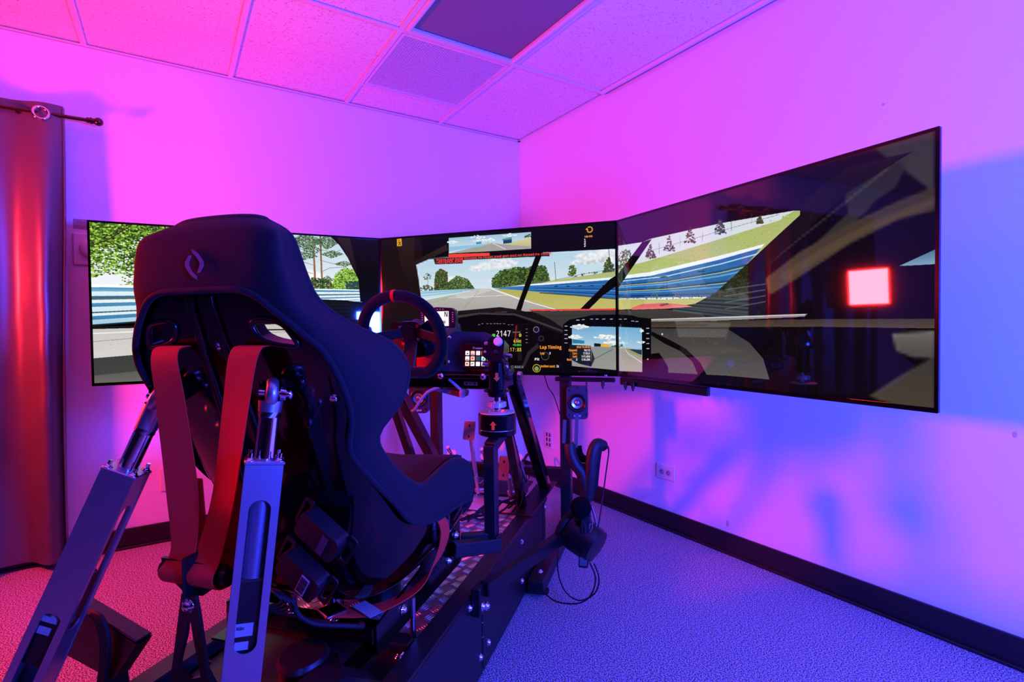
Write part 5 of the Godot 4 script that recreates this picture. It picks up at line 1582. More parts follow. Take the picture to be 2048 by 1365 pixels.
# ------------------------------------------------------------------ the two rear actuators
func actuators() -> void:
	actuator(Vector3(0.134, 0.946, 1.640), Vector3(0.105, 0.438, 1.700), Vector3(0.68, 0, 0.73), 0.126, "polished actuator at the back of the seat on the right, its long slot facing out", 1.0)
	actuator(Vector3(-0.134, 0.928, 1.642), Vector3(-0.335, 0.385, 1.765), Vector3(0.42, 0, 0.90), 0.152, "polished actuator at the back of the seat on the left, beside the curtain", -1.0)

func actuator(top: Vector3, low: Vector3, face: Vector3, rod_len: float, label: String, sg: float) -> void:
	var y := (top - low).normalized()
	var z := (face - y * face.dot(y)).normalized()
	var x := y.cross(z)
	var t := thing("linear_actuator", label, "actuator", RIG, low - y * 0.16, "two actuators behind the seat")
	var bs := Basis(x, y, z)
	var ct := top - y * rod_len              # top of the channel
	var w := 0.062
	var h := 0.56
	var f := Transform3D(bs, ct - y * h * 0.5)
	var steel := mat("actuator_steel", Color(0.70, 0.70, 0.74), 0.36, 0.92)
	# front and back faces with a long slot, plain sides
	var c := Vector2(0, 0)
	obj("channel_face", MB.new().frame(rrect(w, h, 0.002, 5, c), rrect(0.036, 0.262, 0.0175, 5, Vector2(0, h * 0.5 - 0.192)) if sg > 0.0 else rrect(0.034, 0.17, 0.012, 5, Vector2(0, h * 0.5 - 0.36)), f.translated_local(Vector3(0, 0, 0.027)), 0.004), steel, t)
	obj("channel_face", MB.new().frame(rrect(w, h, 0.002, 5, c), rrect(0.036, 0.30, 0.0175, 5, Vector2(0, h * 0.5 - 0.215)), f.translated_local(Vector3(0, 0, -0.031)), 0.004), steel, t)
	for k in [-1.0, 1.0]:
		var sf := Transform3D(Basis(z, y, -x) if k > 0 else Basis(-z, y, x), f * Vector3(k * (w * 0.5 - 0.001), 0, 0))
		if sg < 0.0 and k > 0.0:
			obj("channel_side", MB.new().frame(rrect(0.058, h, 0.002, 5, c), rrect(0.038, 0.25, 0.018, 5, Vector2(0, h * 0.5 - 0.185)), sf, 0.004), steel, t)
		else:
			obj("channel_side", MB.new().frame(rrect(0.058, h, 0.002, 5, c), rrect(0.010, 0.06, 0.004, 5, Vector2(0.018, h * 0.5 - 0.04)), sf, 0.004), steel, t)
	obj("top_plate", MB.new().box(ct + y * 0.003, Vector3(w + 0.004, 0.007, w + 0.002), bs, 0.002), steel, t)
	for q in [[-1, -1], [1, -1], [-1, 1], [1, 1]]:
		var p: Vector3 = ct + x * q[0] * 0.024 + z * q[1] * 0.023
		bolt(t, p + y * 0.006, y, 0.0065)
		obj("stud", MB.new().cyl(p + y * 0.006, p + y * 0.02, 0.0035, -1, 8), mats.chrome, t)
	# cylinder seen through the slots
	obj("cylinder", MB.new().cyl(ct - y * 0.01, ct - y * 0.20, 0.021, -1, 20), mat("cylinder_metal", Color(0.55, 0.55, 0.62), 0.35, 0.8), t)
	obj("motor_body", MB.new().box(ct - y * 0.29, Vector3(0.044, 0.18, 0.044), bs, 0.004), mats.black_satin, t)
	obj("label", MB.new().box(ct - y * 0.285 + z * 0.0225 - x * 0.004, Vector3(0.028, 0.022, 0.001), bs, 0).box(ct - y * 0.312 + z * 0.0225 - x * 0.006, Vector3(0.022, 0.014, 0.001), bs, 0), mats.paper, t)
	text("lettering", "Nidec", 0.006, Transform3D(bs, ct - y * 0.282 + z * 0.0232 - x * 0.010), mats.black_matt, t, 0.012, false, true, 1)
	# rod, sleeve and ball joint
	obj("rod", MB.new().cyl(ct, ct + y * 0.082, 0.0175, -1, 24), mats.chrome, t)
	obj("lock_nut", MB.new().cyl(ct + y * 0.082, ct + y * 0.092, 0.0195, -1, 6), mats.zinc, t)
	obj("sleeve", MB.new().cyl(ct + y * 0.092, ct + y * (rod_len - 0.014), 0.0195, 0.021, 24), steel, t)
	var ring := PackedVector2Array()
	for i in 13:
		var a := TAU * i / 12
		ring.append(Vector2(0.0205 + 0.0085 * cos(a), 0.0105 * sin(a)))
	obj("rod_end", MB.new().lathe(ring, top, x, 24, false).ball(top, 0.0145), steel, t)
	obj("joint_bolt", MB.new().cyl(top - x * 0.022, top + x * 0.036, 0.007, -1, 12).cyl(top + x * 0.014, top + x * 0.024, 0.014, -1, 18).lathe(PackedVector2Array([Vector2(0.012, 0), Vector2(0.011, 0.005), Vector2(0.006, 0.007), Vector2(0, 0.007)]), top + x * 0.03, x, 16, false), mats.chrome, t)
	obj("clevis", MB.new().bar(top + x * 0.02 + Vector3(0, 0.01, 0.0), top + x * 0.02 + Vector3(0, 0.035, -0.075), 0.008, 0.04, Vector3.UP).bar(top - x * 0.02, top - x * 0.02 + Vector3(0, 0.0, -0.065), 0.008, 0.04, Vector3.UP), mats.black_gloss, t)
	obj("foot_bracket", MB.new().bar(ct - y * (h + 0.0), ct - y * (h + 0.10) - Vector3(0, 0.02, 0), 0.05, 0.05, x), mats.black_powder, t)

# ------------------------------------------------------------------ wheel, display, keys, shifter, pedals
func controls() -> void:
	steering_wheel()
	wheel_display()
	key_pad()
	shifter()
	pedals()

func steering_wheel() -> void:
	var c := Vector3(-0.012, 1.033, 0.875)
	var tilt := Basis(Vector3.RIGHT, 0.30)
	var t := thing("steering_wheel", "suede flat-bottomed racing steering wheel with a red centre mark", "steering wheel", RIG, c)
	var sue := mat("suede", Color(0.075, 0.075, 0.08), 0.95, 0.0, 0.2)
	sue.rim_enabled = true
	sue.rim = 0.7
	var f := Transform3D(tilt, c)
	var at := func(a: float, r: float) -> Vector3:
		var p := Vector2(sin(a), cos(a)) * r
		p.y = maxf(p.y, -r * 0.86)
		return f * Vector3(p.x, p.y, 0)
	var path := []
	for i in 65:
		path.append(at.call(TAU * i / 64, 0.143))
	obj("rim", MB.new().tube(pv(path), 0.0195, 14), sue, t)
	path = []
	for i in 4:
		path.append(at.call(-0.05 + i * 0.026, 0.143))
	obj("centre_mark", MB.new().tube(pv(path), 0.0202, 16), mats.red_print, t)
	var dish := 0.062
	for q in [1.62, -1.62, PI]:
		var e: Vector3 = at.call(q, 0.136)
		var g := f * Vector3(sin(q) * 0.03, cos(q) * 0.03, -dish)
		obj("spoke", MB.new().bar(e, g, 0.008, 0.034 if q < 3.0 else 0.05, tilt.z.cross(e - g)), mats.black_satin, t)
	obj("hub_plate", MB.new().prism(rrect(0.088, 0.076, 0.026, 5), f.translated_local(Vector3(0, 0, -dish - 0.006)), 0.010), mat("carbon", Color(0.03, 0.03, 0.035), 0.3), t)
	obj("hub", MB.new().lathe(PackedVector2Array([Vector2(0.030, -0.06), Vector2(0.030, -0.004), Vector2(0.024, 0.008), Vector2(0.0, 0.010)]), f * Vector3(0, 0, -dish), tilt.z, 24), mats.black_satin, t)
	for q in [[-0.032, 0.022], [0.032, 0.022], [-0.032, -0.022], [0.032, -0.022]]:
		obj("button", MB.new().lathe(PackedVector2Array([Vector2(0.006, 0), Vector2(0.005, 0.005), Vector2(0, 0.006)]), f * Vector3(q[0], q[1], -dish + 0.004), tilt.z, 14), mats.red_print if q[0] * q[1] > 0 else mats.zinc, t)
	for s in [-1.0, 1.0]:
		obj("shift_paddle", MB.new().prism(PackedVector2Array([Vector2(s * 0.03, -0.016), Vector2(s * 0.08, -0.01), Vector2(s * 0.085, 0.025), Vector2(s * 0.06, 0.035), Vector2(s * 0.03, 0.016)]), f.translated_local(Vector3(0, 0, -dish - 0.022)), 0.003), mats.black_satin, t)
	obj("grip_knob", MB.new().ball(f * Vector3(0.118, 0.055, 0.004), 0.008, 12), mats.black_satin, t)
	var b := thing("steering_motor", "black steering motor with a round front flange behind the wheel", "wheel base", RIG, Vector3(0.03, 0.99, 0.7))
	obj("motor_housing", MB.new().box(Vector3(0.0, 0.995, 0.63), Vector3(0.14, 0.14, 0.2), tilt, 0.012), mats.black_satin, b)
	obj("flange", MB.new().lathe(PackedVector2Array([Vector2(0.062, -0.02), Vector2(0.062, 0.0), Vector2(0.05, 0.006), Vector2(0.03, 0.01), Vector2(0.03, 0.03), Vector2(0, 0.03)]), Vector3(0.0, 1.000, 0.758), tilt.z, 28), mats.black_satin, b)
	obj("mount_bracket", MB.new().prism(PackedVector2Array([Vector2(-0.03, 0.91), Vector2(0.03, 0.91), Vector2(0.04, 1.0), Vector2(0.026, 1.06), Vector2(-0.005, 1.06), Vector2(-0.03, 1.0)]), Transform3D(Basis(), Vector3(0.01, 0, 0.752)), 0.004), mats.red_print, b)
	obj("peep_hole", MB.new().cyl(Vector3(0.012, 1.046, 0.756), Vector3(0.012, 1.046, 0.758), 0.006, -1, 14), mats.dark_hole, b)

func wheel_display() -> void:
	var t := thing("wheel_display", "small digital dash display with a white screen showing N behind the wheel", "display", RIG, Vector3(0.06, 1.066, 0.70))
	var f := Transform3D(Basis(), Vector3(0.038, 1.101, 0.70))
	var o := PackedVector2Array([Vector2(-0.068, -0.036), Vector2(0.068, -0.036), Vector2(0.071, 0.0), Vector2(0.067, 0.026), Vector2(0.054, 0.035), Vector2(0.0, 0.0385), Vector2(-0.054, 0.035), Vector2(-0.067, 0.026), Vector2(-0.071, 0.0)])
	obj("case", MB.new().prism(o, f.translated_local(Vector3(0, 0, -0.022)), 0.024), mats.black_satin, t)
	obj("screen", MB.new().box(f * Vector3(-0.003, -0.003, 0.0025), Vector3(0.094, 0.053, 0.001), Basis(), 0), glow("white_screen", Color(0.95, 0.93, 0.92), 1.1), t)
	for q in [["N", 0.034, 0.012, 0.018, 0.012], ["412.1", -0.026, -0.018, 0.010, 0.026], ["2", -0.012, -0.002, 0.009, 0.006], ["148", 0.022, -0.016, 0.010, 0.02], ["0:00", -0.022, 0.013, 0.006, 0.014]]:
		text("lettering", q[0], q[3], f.translated_local(Vector3(q[1], q[2], 0.003)), mats.black_matt, t, q[4], false, true, 1)
	var led := glow("violet_led", Color(0.75, 0.3, 0.9), 0.9)
	for i in 5:
		obj("indicator_light", MB.new().box(f * Vector3(-0.022 + i * 0.011, 0.031, 0.0025), Vector3(0.005, 0.0025, 0.001), Basis(), 0), led, t)
		for s in [-1.0, 1.0]:
			obj("indicator_light", MB.new().box(f * Vector3(s * 0.0595, -0.014 + i * 0.008, 0.0025), Vector3(0.0045, 0.0028, 0.001), Basis(), 0), led, t)
	obj("bracket", MB.new().box(Vector3(0.038, 1.06, 0.69), Vector3(0.05, 0.03, 0.02)), mats.black_satin, t)

func key_pad() -> void:
	var t := thing("key_pad", "small black pad of lit picture keys mounted on the dashboard right of wheel", "key pad", RIG, Vector3(0.21, 0.92, 0.75))
	var f := Transform3D(Basis(Vector3.RIGHT, -0.12), Vector3(0.214, 0.966, 0.757))
	obj("case", MB.new().prism(rrect(0.115, 0.078, 0.008, 4), f.translated_local(Vector3(0, 0, -0.014)), 0.016), mats.black_satin, t)
	text("lettering", "STREAM DECK", 0.005, f.translated_local(Vector3(0.006, 0.027, 0.0022)), glow("pad_writing", Color(0.6, 0.4, 0.9), 0.8), t, 0.036, false, true, 1)
	obj("ring_badge", MB.new().frame(rrect(0.007, 0.007, 0.0034, 4, Vector2(-0.018, 0.029)), rrect(0.0045, 0.0045, 0.0021, 4, Vector2(-0.018, 0.029)), f.translated_local(Vector3(0, 0, 0.002)), 0.0006), mats.pad_writing, t)
	var tones := [Color(1, 0.95, 0.98), Color(1, 0.82, 0.75), Color(0.98, 0.9, 1.0), Color(1, 0.45, 0.45), Color(1, 0.9, 0.8), Color(0.98, 0.97, 1.0), Color(1, 0.75, 0.7), Color(0.12, 0.3, 0.4), Color(0.75, 0.95, 0.98), Color(1.0, 0.8, 0.45), Color(0.95, 0.85, 0.75), Color(0.95, 0.95, 0.95), Color(1, 1, 1), Color(1, 0.98, 1), Color(1, 0.9, 0.95)]
	for j in 3:
		for i in 5:
			var k := j * 5 + i
			var key := obj("key", MB.new().box(f * Vector3(-0.040 + i * 0.0195, 0.011 - j * 0.0185, 0.003), Vector3(0.0145, 0.0145, 0.003), f.basis, 0.002), glow("key_tone_%s" % "abcdefghijklmno"[k], tones[k], 1.05), t)
			# a small picture on each key
			var mk := MB.new()
			var o := Vector3(-0.040 + i * 0.0195, 0.011 - j * 0.0185, 0.0046)
			match k % 4:
				0: mk.prism(PackedVector2Array([Vector2(-0.004, -0.004), Vector2(0.004, -0.004), Vector2(0.002, 0.002)]), f.translated_local(o), 0.0004)
				1: mk.box(f * (o + Vector3(0, -0.0045, 0)), Vector3(0.011, 0.003, 0.0006), f.basis, 0)
				2: mk.cyl(f * o, f * (o + Vector3(0, 0, 0.0004)), 0.003, -1, 10)
				3: mk.box(f * (o + Vector3(-0.001, 0, 0)), Vector3(0.009, 0.0022, 0.0006), Basis(Vector3.BACK, 0.4), 0)
			if k % 5 != 2:
				sub("key_picture", mk, [mats.grey_plastic, mats.black_plastic, mats.orange_print, mats.white_print][(k * 3) % 4], key)

func shifter() -> void:
	var b := Vector3(0.300, 0.0, 0.865)
	var s := thing("shifter_stand", "black square-tube stand bolted beside the seat, carrying the shift cylinder", "stand", RIG, Vector3(b.x, 0.37, b.z))
	obj("post", MB.new().box(Vector3(b.x - 0.003, 0.53, 0.885), Vector3(0.038, 0.33, 0.038), Basis(), 0.003), mats.black_powder, s)
	obj("top_arm", MB.new().bar(Vector3(b.x - 0.003, 0.688, 0.892), Vector3(b.x + 0.012, 0.726, 0.80), 0.038, 0.034, Vector3.UP), mats.black_powder, s)
	obj("lower_arm", MB.new().bar(Vector3(b.x + 0.02, 0.385, 0.885), Vector3(0.212, 0.40, 1.0), 0.04, 0.042, Vector3.UP).bar(Vector3(b.x - 0.003, 0.40, 0.885), Vector3(0.21, 0.40, 0.93), 0.03, 0.042, Vector3.UP), mats.black_powder, s)
	obj("end_cap", MB.new().box(Vector3(b.x + 0.02, 0.388, 0.885), Vector3(0.006, 0.05, 0.046)), mats.black_satin, s)
	var t := thing("shift_stalk", "chrome and black sequential shift stalk with a buttoned grip on a black cylinder", "shifter", RIG, Vector3(b.x, 0.70, 0.83))
	var c := Vector3(0.302, 0, 0.83)
	var at := func(y: float) -> Vector3: return Vector3(c.x, y, c.z)
	var cyl := PackedVector2Array([Vector2(0.0, 0.0), Vector2(0.056, 0.0), Vector2(0.0615, 0.004), Vector2(0.0615, 0.018), Vector2(0.0605, 0.0185), Vector2(0.0605, 0.0205), Vector2(0.0615, 0.021), Vector2(0.0615, 0.066), Vector2(0.059, 0.071), Vector2(0.048, 0.073)])
	obj("cylinder", MB.new().lathe(cyl, at.call(0.718), Vector3.UP, 40), mat("black_polish", Color(0.10, 0.10, 0.11), 0.16, 0.7), t)
	obj("cylinder_lid", MB.new().lathe(PackedVector2Array([Vector2(0.0598, 0.0), Vector2(0.057, 0.006), Vector2(0.028, 0.009), Vector2(0.025, 0.002), Vector2(0.0, 0.002)]), at.call(0.785), Vector3.UP, 40), mat("lid_metal", Color(0.85, 0.85, 0.87), 0.35, 0.6), t)
	obj("trim_ring", MB.new().lathe(PackedVector2Array([Vector2(0.0617, -0.0012), Vector2(0.0623, 0), Vector2(0.0617, 0.0012)]), at.call(0.7375), Vector3.UP, 40), mats.chrome, t)
	obj("shaft", MB.new().cyl(at.call(0.785), at.call(0.85), 0.012, -1, 18), mats.chrome, t)
	var kn := MB.new()
	kn.lathe(PackedVector2Array([Vector2(0.0, 0.0), Vector2(0.026, 0.0), Vector2(0.028, 0.002), Vector2(0.028, 0.016), Vector2(0.026, 0.018), Vector2(0.0, 0.018)]), at.call(0.806), Vector3.UP, 30)
	for i in 30:
		var a := TAU * i / 30
		kn.box(at.call(0.815) + Vector3(cos(a), 0, sin(a)) * 0.0285, Vector3(0.0022, 0.014, 0.0022), Basis(Vector3.UP, -a), 0)
	obj("knurled_nut", kn, mats.lid_metal, t)
	obj("flange", MB.new().lathe(PackedVector2Array([Vector2(0.014, -0.018), Vector2(0.028, -0.015), Vector2(0.031, -0.006), Vector2(0.031, 0.0), Vector2(0.042, 0.001), Vector2(0.042, 0.005), Vector2(0.028, 0.008), Vector2(0.0, 0.009)]), at.call(0.856), Vector3.UP, 32), mats.black_polish, t)
	obj("grip_tube", MB.new().lathe(PackedVector2Array([Vector2(0.0265, 0.0), Vector2(0.0265, 0.095), Vector2(0.0255, 0.10), Vector2(0, 0.10)]), at.call(0.862), Vector3.UP, 28), mats.black_polish, t)
	# the head, leaning forward, with buttons
	var hb := Basis(Vector3.RIGHT, -0.35)
	var hf := Transform3D(hb, Vector3(c.x + 0.004, 0.986, c.z + 0.0))
	obj("grip_head", MB.new().prism(rrect(0.056, 0.084, 0.017, 5), hf.translated_local(Vector3(0, 0, -0.028)), 0.052), mats.black_polish, t)
	obj("grip_thumb_rest", MB.new().prism(rrect(0.026, 0.056, 0.010, 5), hf.translated_local(Vector3(-0.033, 0.004, -0.008)), 0.026), mats.black_polish, t)
	obj("round_button", MB.new().lathe(PackedVector2Array([Vector2(0.0145, 0), Vector2(0.0145, 0.008), Vector2(0.0125, 0.0105), Vector2(0, 0.0112)]), hf * Vector3(0.008, 0.024, 0.024), hb.z, 24), mats.white_plastic, t)
	obj("small_button", MB.new().lathe(PackedVector2Array([Vector2(0.008, 0), Vector2(0.007, 0.005), Vector2(0, 0.006)]), hf * Vector3(-0.034, 0.020, 0.018), hb.z, 16), mats.zinc, t)
	obj("small_button", MB.new().lathe(PackedVector2Array([Vector2(0.006, 0), Vector2(0.005, 0.007), Vector2(0, 0.008)]), hf * Vector3(-0.034, -0.010, 0.018), hb.z, 16), mats.chrome, t)
	obj("hat_switch", MB.new().lathe(PackedVector2Array([Vector2(0.009, 0), Vector2(0.007, 0.006), Vector2(0, 0.008)]), hf * Vector3(0.004, -0.010, 0.024), hb.z, 16), mats.black_satin, t)
	obj("trigger", MB.new().cyl(hf * Vector3(0.026, -0.014, 0.0), hf * Vector3(0.05, -0.016, 0.004), 0.0085, 0.006, 14), mats.aluminium, t)
	obj("side_knob", MB.new().cyl(at.call(0.945) + Vector3(-0.024, 0, 0.006), at.call(0.947) + Vector3(-0.044, 0, 0.012), 0.008, 0.006, 14), mats.aluminium, t)
	# orange arrows, one on the grip and one on the cylinder
	var view := Basis(Vector3.UP, 0.32)
	arrow(t, at.call(0.905) + view.z * 0.0266, view, -1.0, 0.0125)
	arrow(t, at.call(0.757) + Basis(Vector3.UP, 0.10).z * 0.0616, Basis(Vector3.UP, 0.10), 1.0, 0.0125)

func arrow(t: Node3D, c: Vector3, b: Basis, sg: float, k: float) -> void:
	var p := PackedVector2Array([Vector2(-0.5, -1.1), Vector2(0.5, -1.1), Vector2(0.5, 0.1), Vector2(1.15, 0.1), Vector2(0, 1.1), Vector2(-1.15, 0.1), Vector2(-0.5, 0.1)])
	for i in 7:
		p[i] = p[i] * k * Vector2(0.75, sg)
	obj("arrow_mark", MB.new().prism(p, Transform3D(b, c), 0.0008), mats.orange_print, t)

func pedals() -> void:
	var t := thing("pedal_box", "metal pedal set with a slotted brake plate at the front of the rig", "pedals", RIG, Vector3(0.02, 0.285, 0.1))
	obj("base_plate", MB.new().box(Vector3(-0.02, 0.29, 0.02), Vector3(0.40, 0.01, 0.24), Basis(), 0.002), mats.black_powder, t)
	for q in [[0.012, 0.622, 0.052, 0.080, "brake_pedal"], [-0.15, 0.46, 0.05, 0.07, "clutch_pedal"], [0.165, 0.47, 0.045, 0.10, "throttle_pedal"]]:
		var s: float = q[0]
		var u: float = q[1]
		var bs := Basis(Vector3.RIGHT, -0.28)
		var f := Transform3D(bs, Vector3(s, u, 0.335))
		var arm := obj(q[4], MB.new().bar(Vector3(s, u - 0.03, 0.322), Vector3(s + 0.006, 0.42, 0.285), 0.022, 0.014, Vector3.RIGHT).bar(Vector3(s + 0.006, 0.42, 0.285), Vector3(s - 0.004, 0.32, 0.22), 0.022, 0.014, Vector3.RIGHT), mats.aluminium, t)
		sub("pad", MB.new().prism(rrect(q[2], q[3], 0.006, 4), f, 0.005), mats.aluminium, arm)
		for k in [0.26, -0.30]:
			sub("slot", MB.new().prism(rrect(0.008, 0.012, 0.004, 4, Vector2(0, q[3] * k)), f.translated_local(Vector3(0, 0, 0.005)), 0.0006), mats.dark_hole, arm)
		sub("damper", MB.new().cyl(Vector3(s + 0.03, 0.48, 0.22), Vector3(s + 0.03, 0.36, 0.12), 0.016, -1, 16).cyl(Vector3(s + 0.03, 0.53, 0.27), Vector3(s + 0.03, 0.47, 0.21), 0.008, -1, 12).cyl(Vector3(s + 0.03, 0.49, 0.228), Vector3(s + 0.03, 0.478, 0.216), 0.022, -1, 18), mats.chrome, arm)
		sub("pivot", MB.new().cyl(Vector3(s - 0.02, 0.33, 0.22), Vector3(s + 0.04, 0.33, 0.22), 0.010, -1, 14).box(Vector3(s + 0.03, 0.33, 0.15), Vector3(0.01, 0.08, 0.16)).box(Vector3(s - 0.016, 0.32, 0.15), Vector3(0.006, 0.06, 0.14)), mats.aluminium, arm)
	# fluid reservoir
	obj("reservoir", MB.new().lathe(PackedVector2Array([Vector2(0.018, 0), Vector2(0.02, 0.05), Vector2(0.014, 0.056), Vector2(0.014, 0.066), Vector2(0, 0.066)]), Vector3(0.105, 0.50, 0.14), Vector3.UP, 18), mats.white_plastic, t)
	obj("reservoir_cap", MB.new().cyl(Vector3(0.105, 0.562, 0.14), Vector3(0.105, 0.578, 0.14), 0.014, -1, 16), mats.black_plastic, t)

# ------------------------------------------------------------------ things hung on or lying about the rig
func accessories() -> void:
	# side arm
	var arm := thing("side_arm", "long black square arm bolted to the rig's right side panel, holding the headset", "arm", RIG, Vector3(0.31, 0.3, 1.0))
	var root := Vector3(0.318, 0.302, 1.02)
	var tip := Vector3(0.452, 0.300, 0.60)
	obj("bar", MB.new().bar(root, tip, 0.036, 0.042, Vector3.UP, 0.004), mats.black_satin, arm)
	obj("clamp", MB.new().box(Vector3(0.302, 0.275, 1.02), Vector3(0.03, 0.085, 0.06), Basis(), 0.004), mats.black_satin, arm)
	bolt(arm, Vector3(0.318, 0.262, 1.035), Vector3.RIGHT, 0.010)
	bolt(arm, Vector3(0.318, 0.245, 1.0), Vector3.RIGHT, 0.010)
	var hd := Vector3(0.53, 0.43, 0.58)
	var z := Vector3(0.159, 0, 0.987)
	var f := Transform3D(Basis(Vector3.UP.cross(z), Vector3.UP, z), hd)
	headset(f)
	neck_restraint(f)
	# cable hanging in a loop under the headset
	var ca := thing("hanging_cable", "thin black cable hanging in a loop below the headset towards the floor", "cable", RIG, hd + Vector3(0, -0.3, 0))
	obj("cable", MB.new().tube(curve([f * Vector3(0.045, -0.22, -0.01), f * Vector3(0.062, -0.27, 0.0), f * Vector3(0.045, -0.325, 0.0), f * Vector3(-0.01, -0.352, 0.0), f * Vector3(-0.06, -0.32, 0.0), f * Vector3(-0.085, -0.25, -0.01), f * Vector3(-0.08, -0.14, -0.03), f * Vector3(-0.06, -0.10, -0.03)], 8), 0.0028, 7), mats.black_rubber, ca)
	obj("cable", MB.new().tube(curve([f * Vector3(0.03, -0.22, -0.015), f * Vector3(0.05, -0.28, -0.02), f * Vector3(0.03, -0.345, -0.02), f * Vector3(-0.02, -0.375, -0.02), f * Vector3(-0.10, -0.385, -0.05), Vector3(0.36, 0.06, 0.5)], 8), 0.0028, 7), mats.black_rubber, ca)
	# power bricks with their leads behind the seat
	brick(Transform3D(Basis(Vector3.BACK, -0.62) * Basis(Vector3.RIGHT, 0.2), Vector3(0.145, 0.640, 1.520)), "black power brick with a blue-lit strip, upper one behind the seat shell", true)
	brick(Transform3D(Basis(Vector3.BACK, -0.62) * Basis(Vector3.RIGHT, 0.2), Vector3(0.108, 0.560, 1.535)), "black power brick with a white printed label, lower one behind the seat", false)
	var lead := thing("power_lead", "black power lead curving from the lower power brick down to the platform", "cable", RIG, Vector3(0.1, 0.4, 1.5))
	obj("cable", MB.new().tube(curve([Vector3(0.098, 0.52, 1.555), Vector3(0.104, 0.478, 1.545), Vector3(0.125, 0.448, 1.52), Vector3(0.165, 0.428, 1.48), Vector3(0.185, 0.408, 1.44), Vector3(0.15, 0.39, 1.40)], 8), 0.0055, 8), mats.black_rubber, lead)
	var coil := thing("coiled_cable", "loose coil of black cable beside the lower power brick behind the seat", "cable", RIG, Vector3(0.05, 0.5, 1.56))
	for k in 4:
		var path := []
		for i in 25:
			var a := TAU * i / 24
			path.append(Vector3(0.062 + cos(a) * (0.026 + 0.003 * k) + k * 0.002, 0.523 + sin(a) * (0.017 + 0.002 * k) - k * 0.006, 1.575 - k * 0.006 + 0.006 * sin(a * 2.0)))
		obj("loop", MB.new().tube(pv(path), 0.0026, 6), mats.black_rubber, coil)
	# grey hose and small horn under the dashboard
	var hose := thing("grey_cable", "thick pale grey cable looping from beneath the dashboard across the left speaker", "cable", RIG, Vector3(0.05, 0.8, 0.7))
	obj("cable", MB.new().tube(curve([Vector3(0.12, 0.858, 0.72), Vector3(0.07, 0.858, 0.74), Vector3(0.02, 0.84, 0.75), Vector3(-0.02, 0.80, 0.74), Vector3(-0.05, 0.77, 0.72), Vector3(-0.09, 0.755, 0.66)], 8), 0.0055, 8), mat("grey_rubber", Color(0.62, 0.6, 0.64), 0.5), hose)
	var lampy := thing("cable_gland", "pale grey plug hanging on a short cable under the dashboard beam", "plug", RIG, Vector3(0.16, 0.84, 0.75))
	obj("cable", MB.new().tube(curve([Vector3(0.105, 0.885, 0.76), Vector3(0.13, 0.868, 0.765), Vector3(0.150, 0.848, 0.757)], 6), 0.0055, 8), mats.grey_rubber, lampy)
	obj("plug_body", MB.new().lathe(PackedVector2Array([Vector2(0.0, -0.026), Vector2(0.010, -0.024), Vector2(0.0115, -0.008), Vector2(0.009, 0.004), Vector2(0, 0.004)]), Vector3(0.152, 0.848, 0.757), Vector3.UP, 16), mats.grey_rubber, lampy)
	var ub := thing("cable_box", "small dark box fixed under the dashboard beam beside the grey plug", "box", RIG, Vector3(0.1, 0.83, 0.66))
	obj("box_body", MB.new().box(Vector3(0.085, 0.842, 0.70), Vector3(0.12, 0.024, 0.06), Basis(Vector3.BACK, -0.22), 0.004), mats.grey_plastic, ub)
	# black control box on its bracket beside the left actuator, with cables
	var cb := thing("control_box", "flat black control box leaning beside the left actuator, cables on it", "box", RIG, Vector3(-0.30, 0.36, 1.62))
	obj("lid", MB.new().prism(PackedVector2Array([Vector2(-0.40, 0.472), Vector2(-0.222, 0.416), Vector2(-0.292, 0.328), Vector2(-0.43, 0.36)]), Transform3D(Basis(), Vector3(0, 0, 1.60)), 0.035), mats.black_satin, cb)
	obj("rim", MB.new().bar(Vector3(-0.395, 0.474, 1.618), Vector3(-0.222, 0.420, 1.618), 0.035, 0.006, Vector3.UP), mats.black_satin, cb)
	obj("bracket", MB.new().bar(Vector3(-0.34, 0.34, 1.60), Vector3(-0.33, 0.26, 1.60), 0.05, 0.02, Vector3.RIGHT), mats.black_powder, cb)
	var wires := thing("actuator_cables", "bundle of black cables clipped to the back of the left actuator", "cable", RIG, Vector3(-0.33, 0.4, 1.64))
	for k in 4:
		obj("cable", MB.new().tube(curve([Vector3(-0.36 + k * 0.006, 0.475, 1.645), Vector3(-0.325 + k * 0.008, 0.468, 1.648), Vector3(-0.302 + k * 0.007, 0.43, 1.650), Vector3(-0.305 + k * 0.006, 0.38, 1.648), Vector3(-0.325 + k * 0.005, 0.32, 1.64)], 8), 0.0048, 7), mats.black_rubber, wires)
	obj("cable_clip", MB.new().box(Vector3(-0.35, 0.474, 1.645), Vector3(0.05, 0.012, 0.016), Basis(Vector3.BACK, -0.2)), mats.black_plastic, wires)
	# cables on the tread plate by the pedals
	var pc := thing("pedal_cables", "tangle of black cables lying on the tread plate beside the pedals", "cable", RIG, Vector3(0.1, 0.26, 0.35))
	var r := RandomNumberGenerator.new()
	r.seed = 77
	for k in 7:
		var pts := []
		for i in 6:
			pts.append(Vector3(lerpf(0.0 + k * 0.012, 0.205, i / 5.0) + r.randf_range(-0.02, 0.02), 0.266 + 0.008 * k + 0.018 * sin(i * 1.4 + k), lerpf(0.47, 0.16, i / 5.0) + r.randf_range(-0.04, 0.04)))
		obj("cable", MB.new().tube(curve(pts, 6), 0.0042, 6), mats.black_rubber, pc)
	var sl := thing("shifter_cable", "thin black cable hanging from the shift cylinder down to the tread plate", "cable", RIG, Vector3(0.3, 0.5, 0.8))
	obj("cable", MB.new().tube(curve([Vector3(0.345, 0.72, 0.80), Vector3(0.335, 0.55, 0.66), Vector3(0.29, 0.40, 0.50), Vector3(0.22, 0.29, 0.36)], 8), 0.0022, 6), mats.black_rubber, sl)
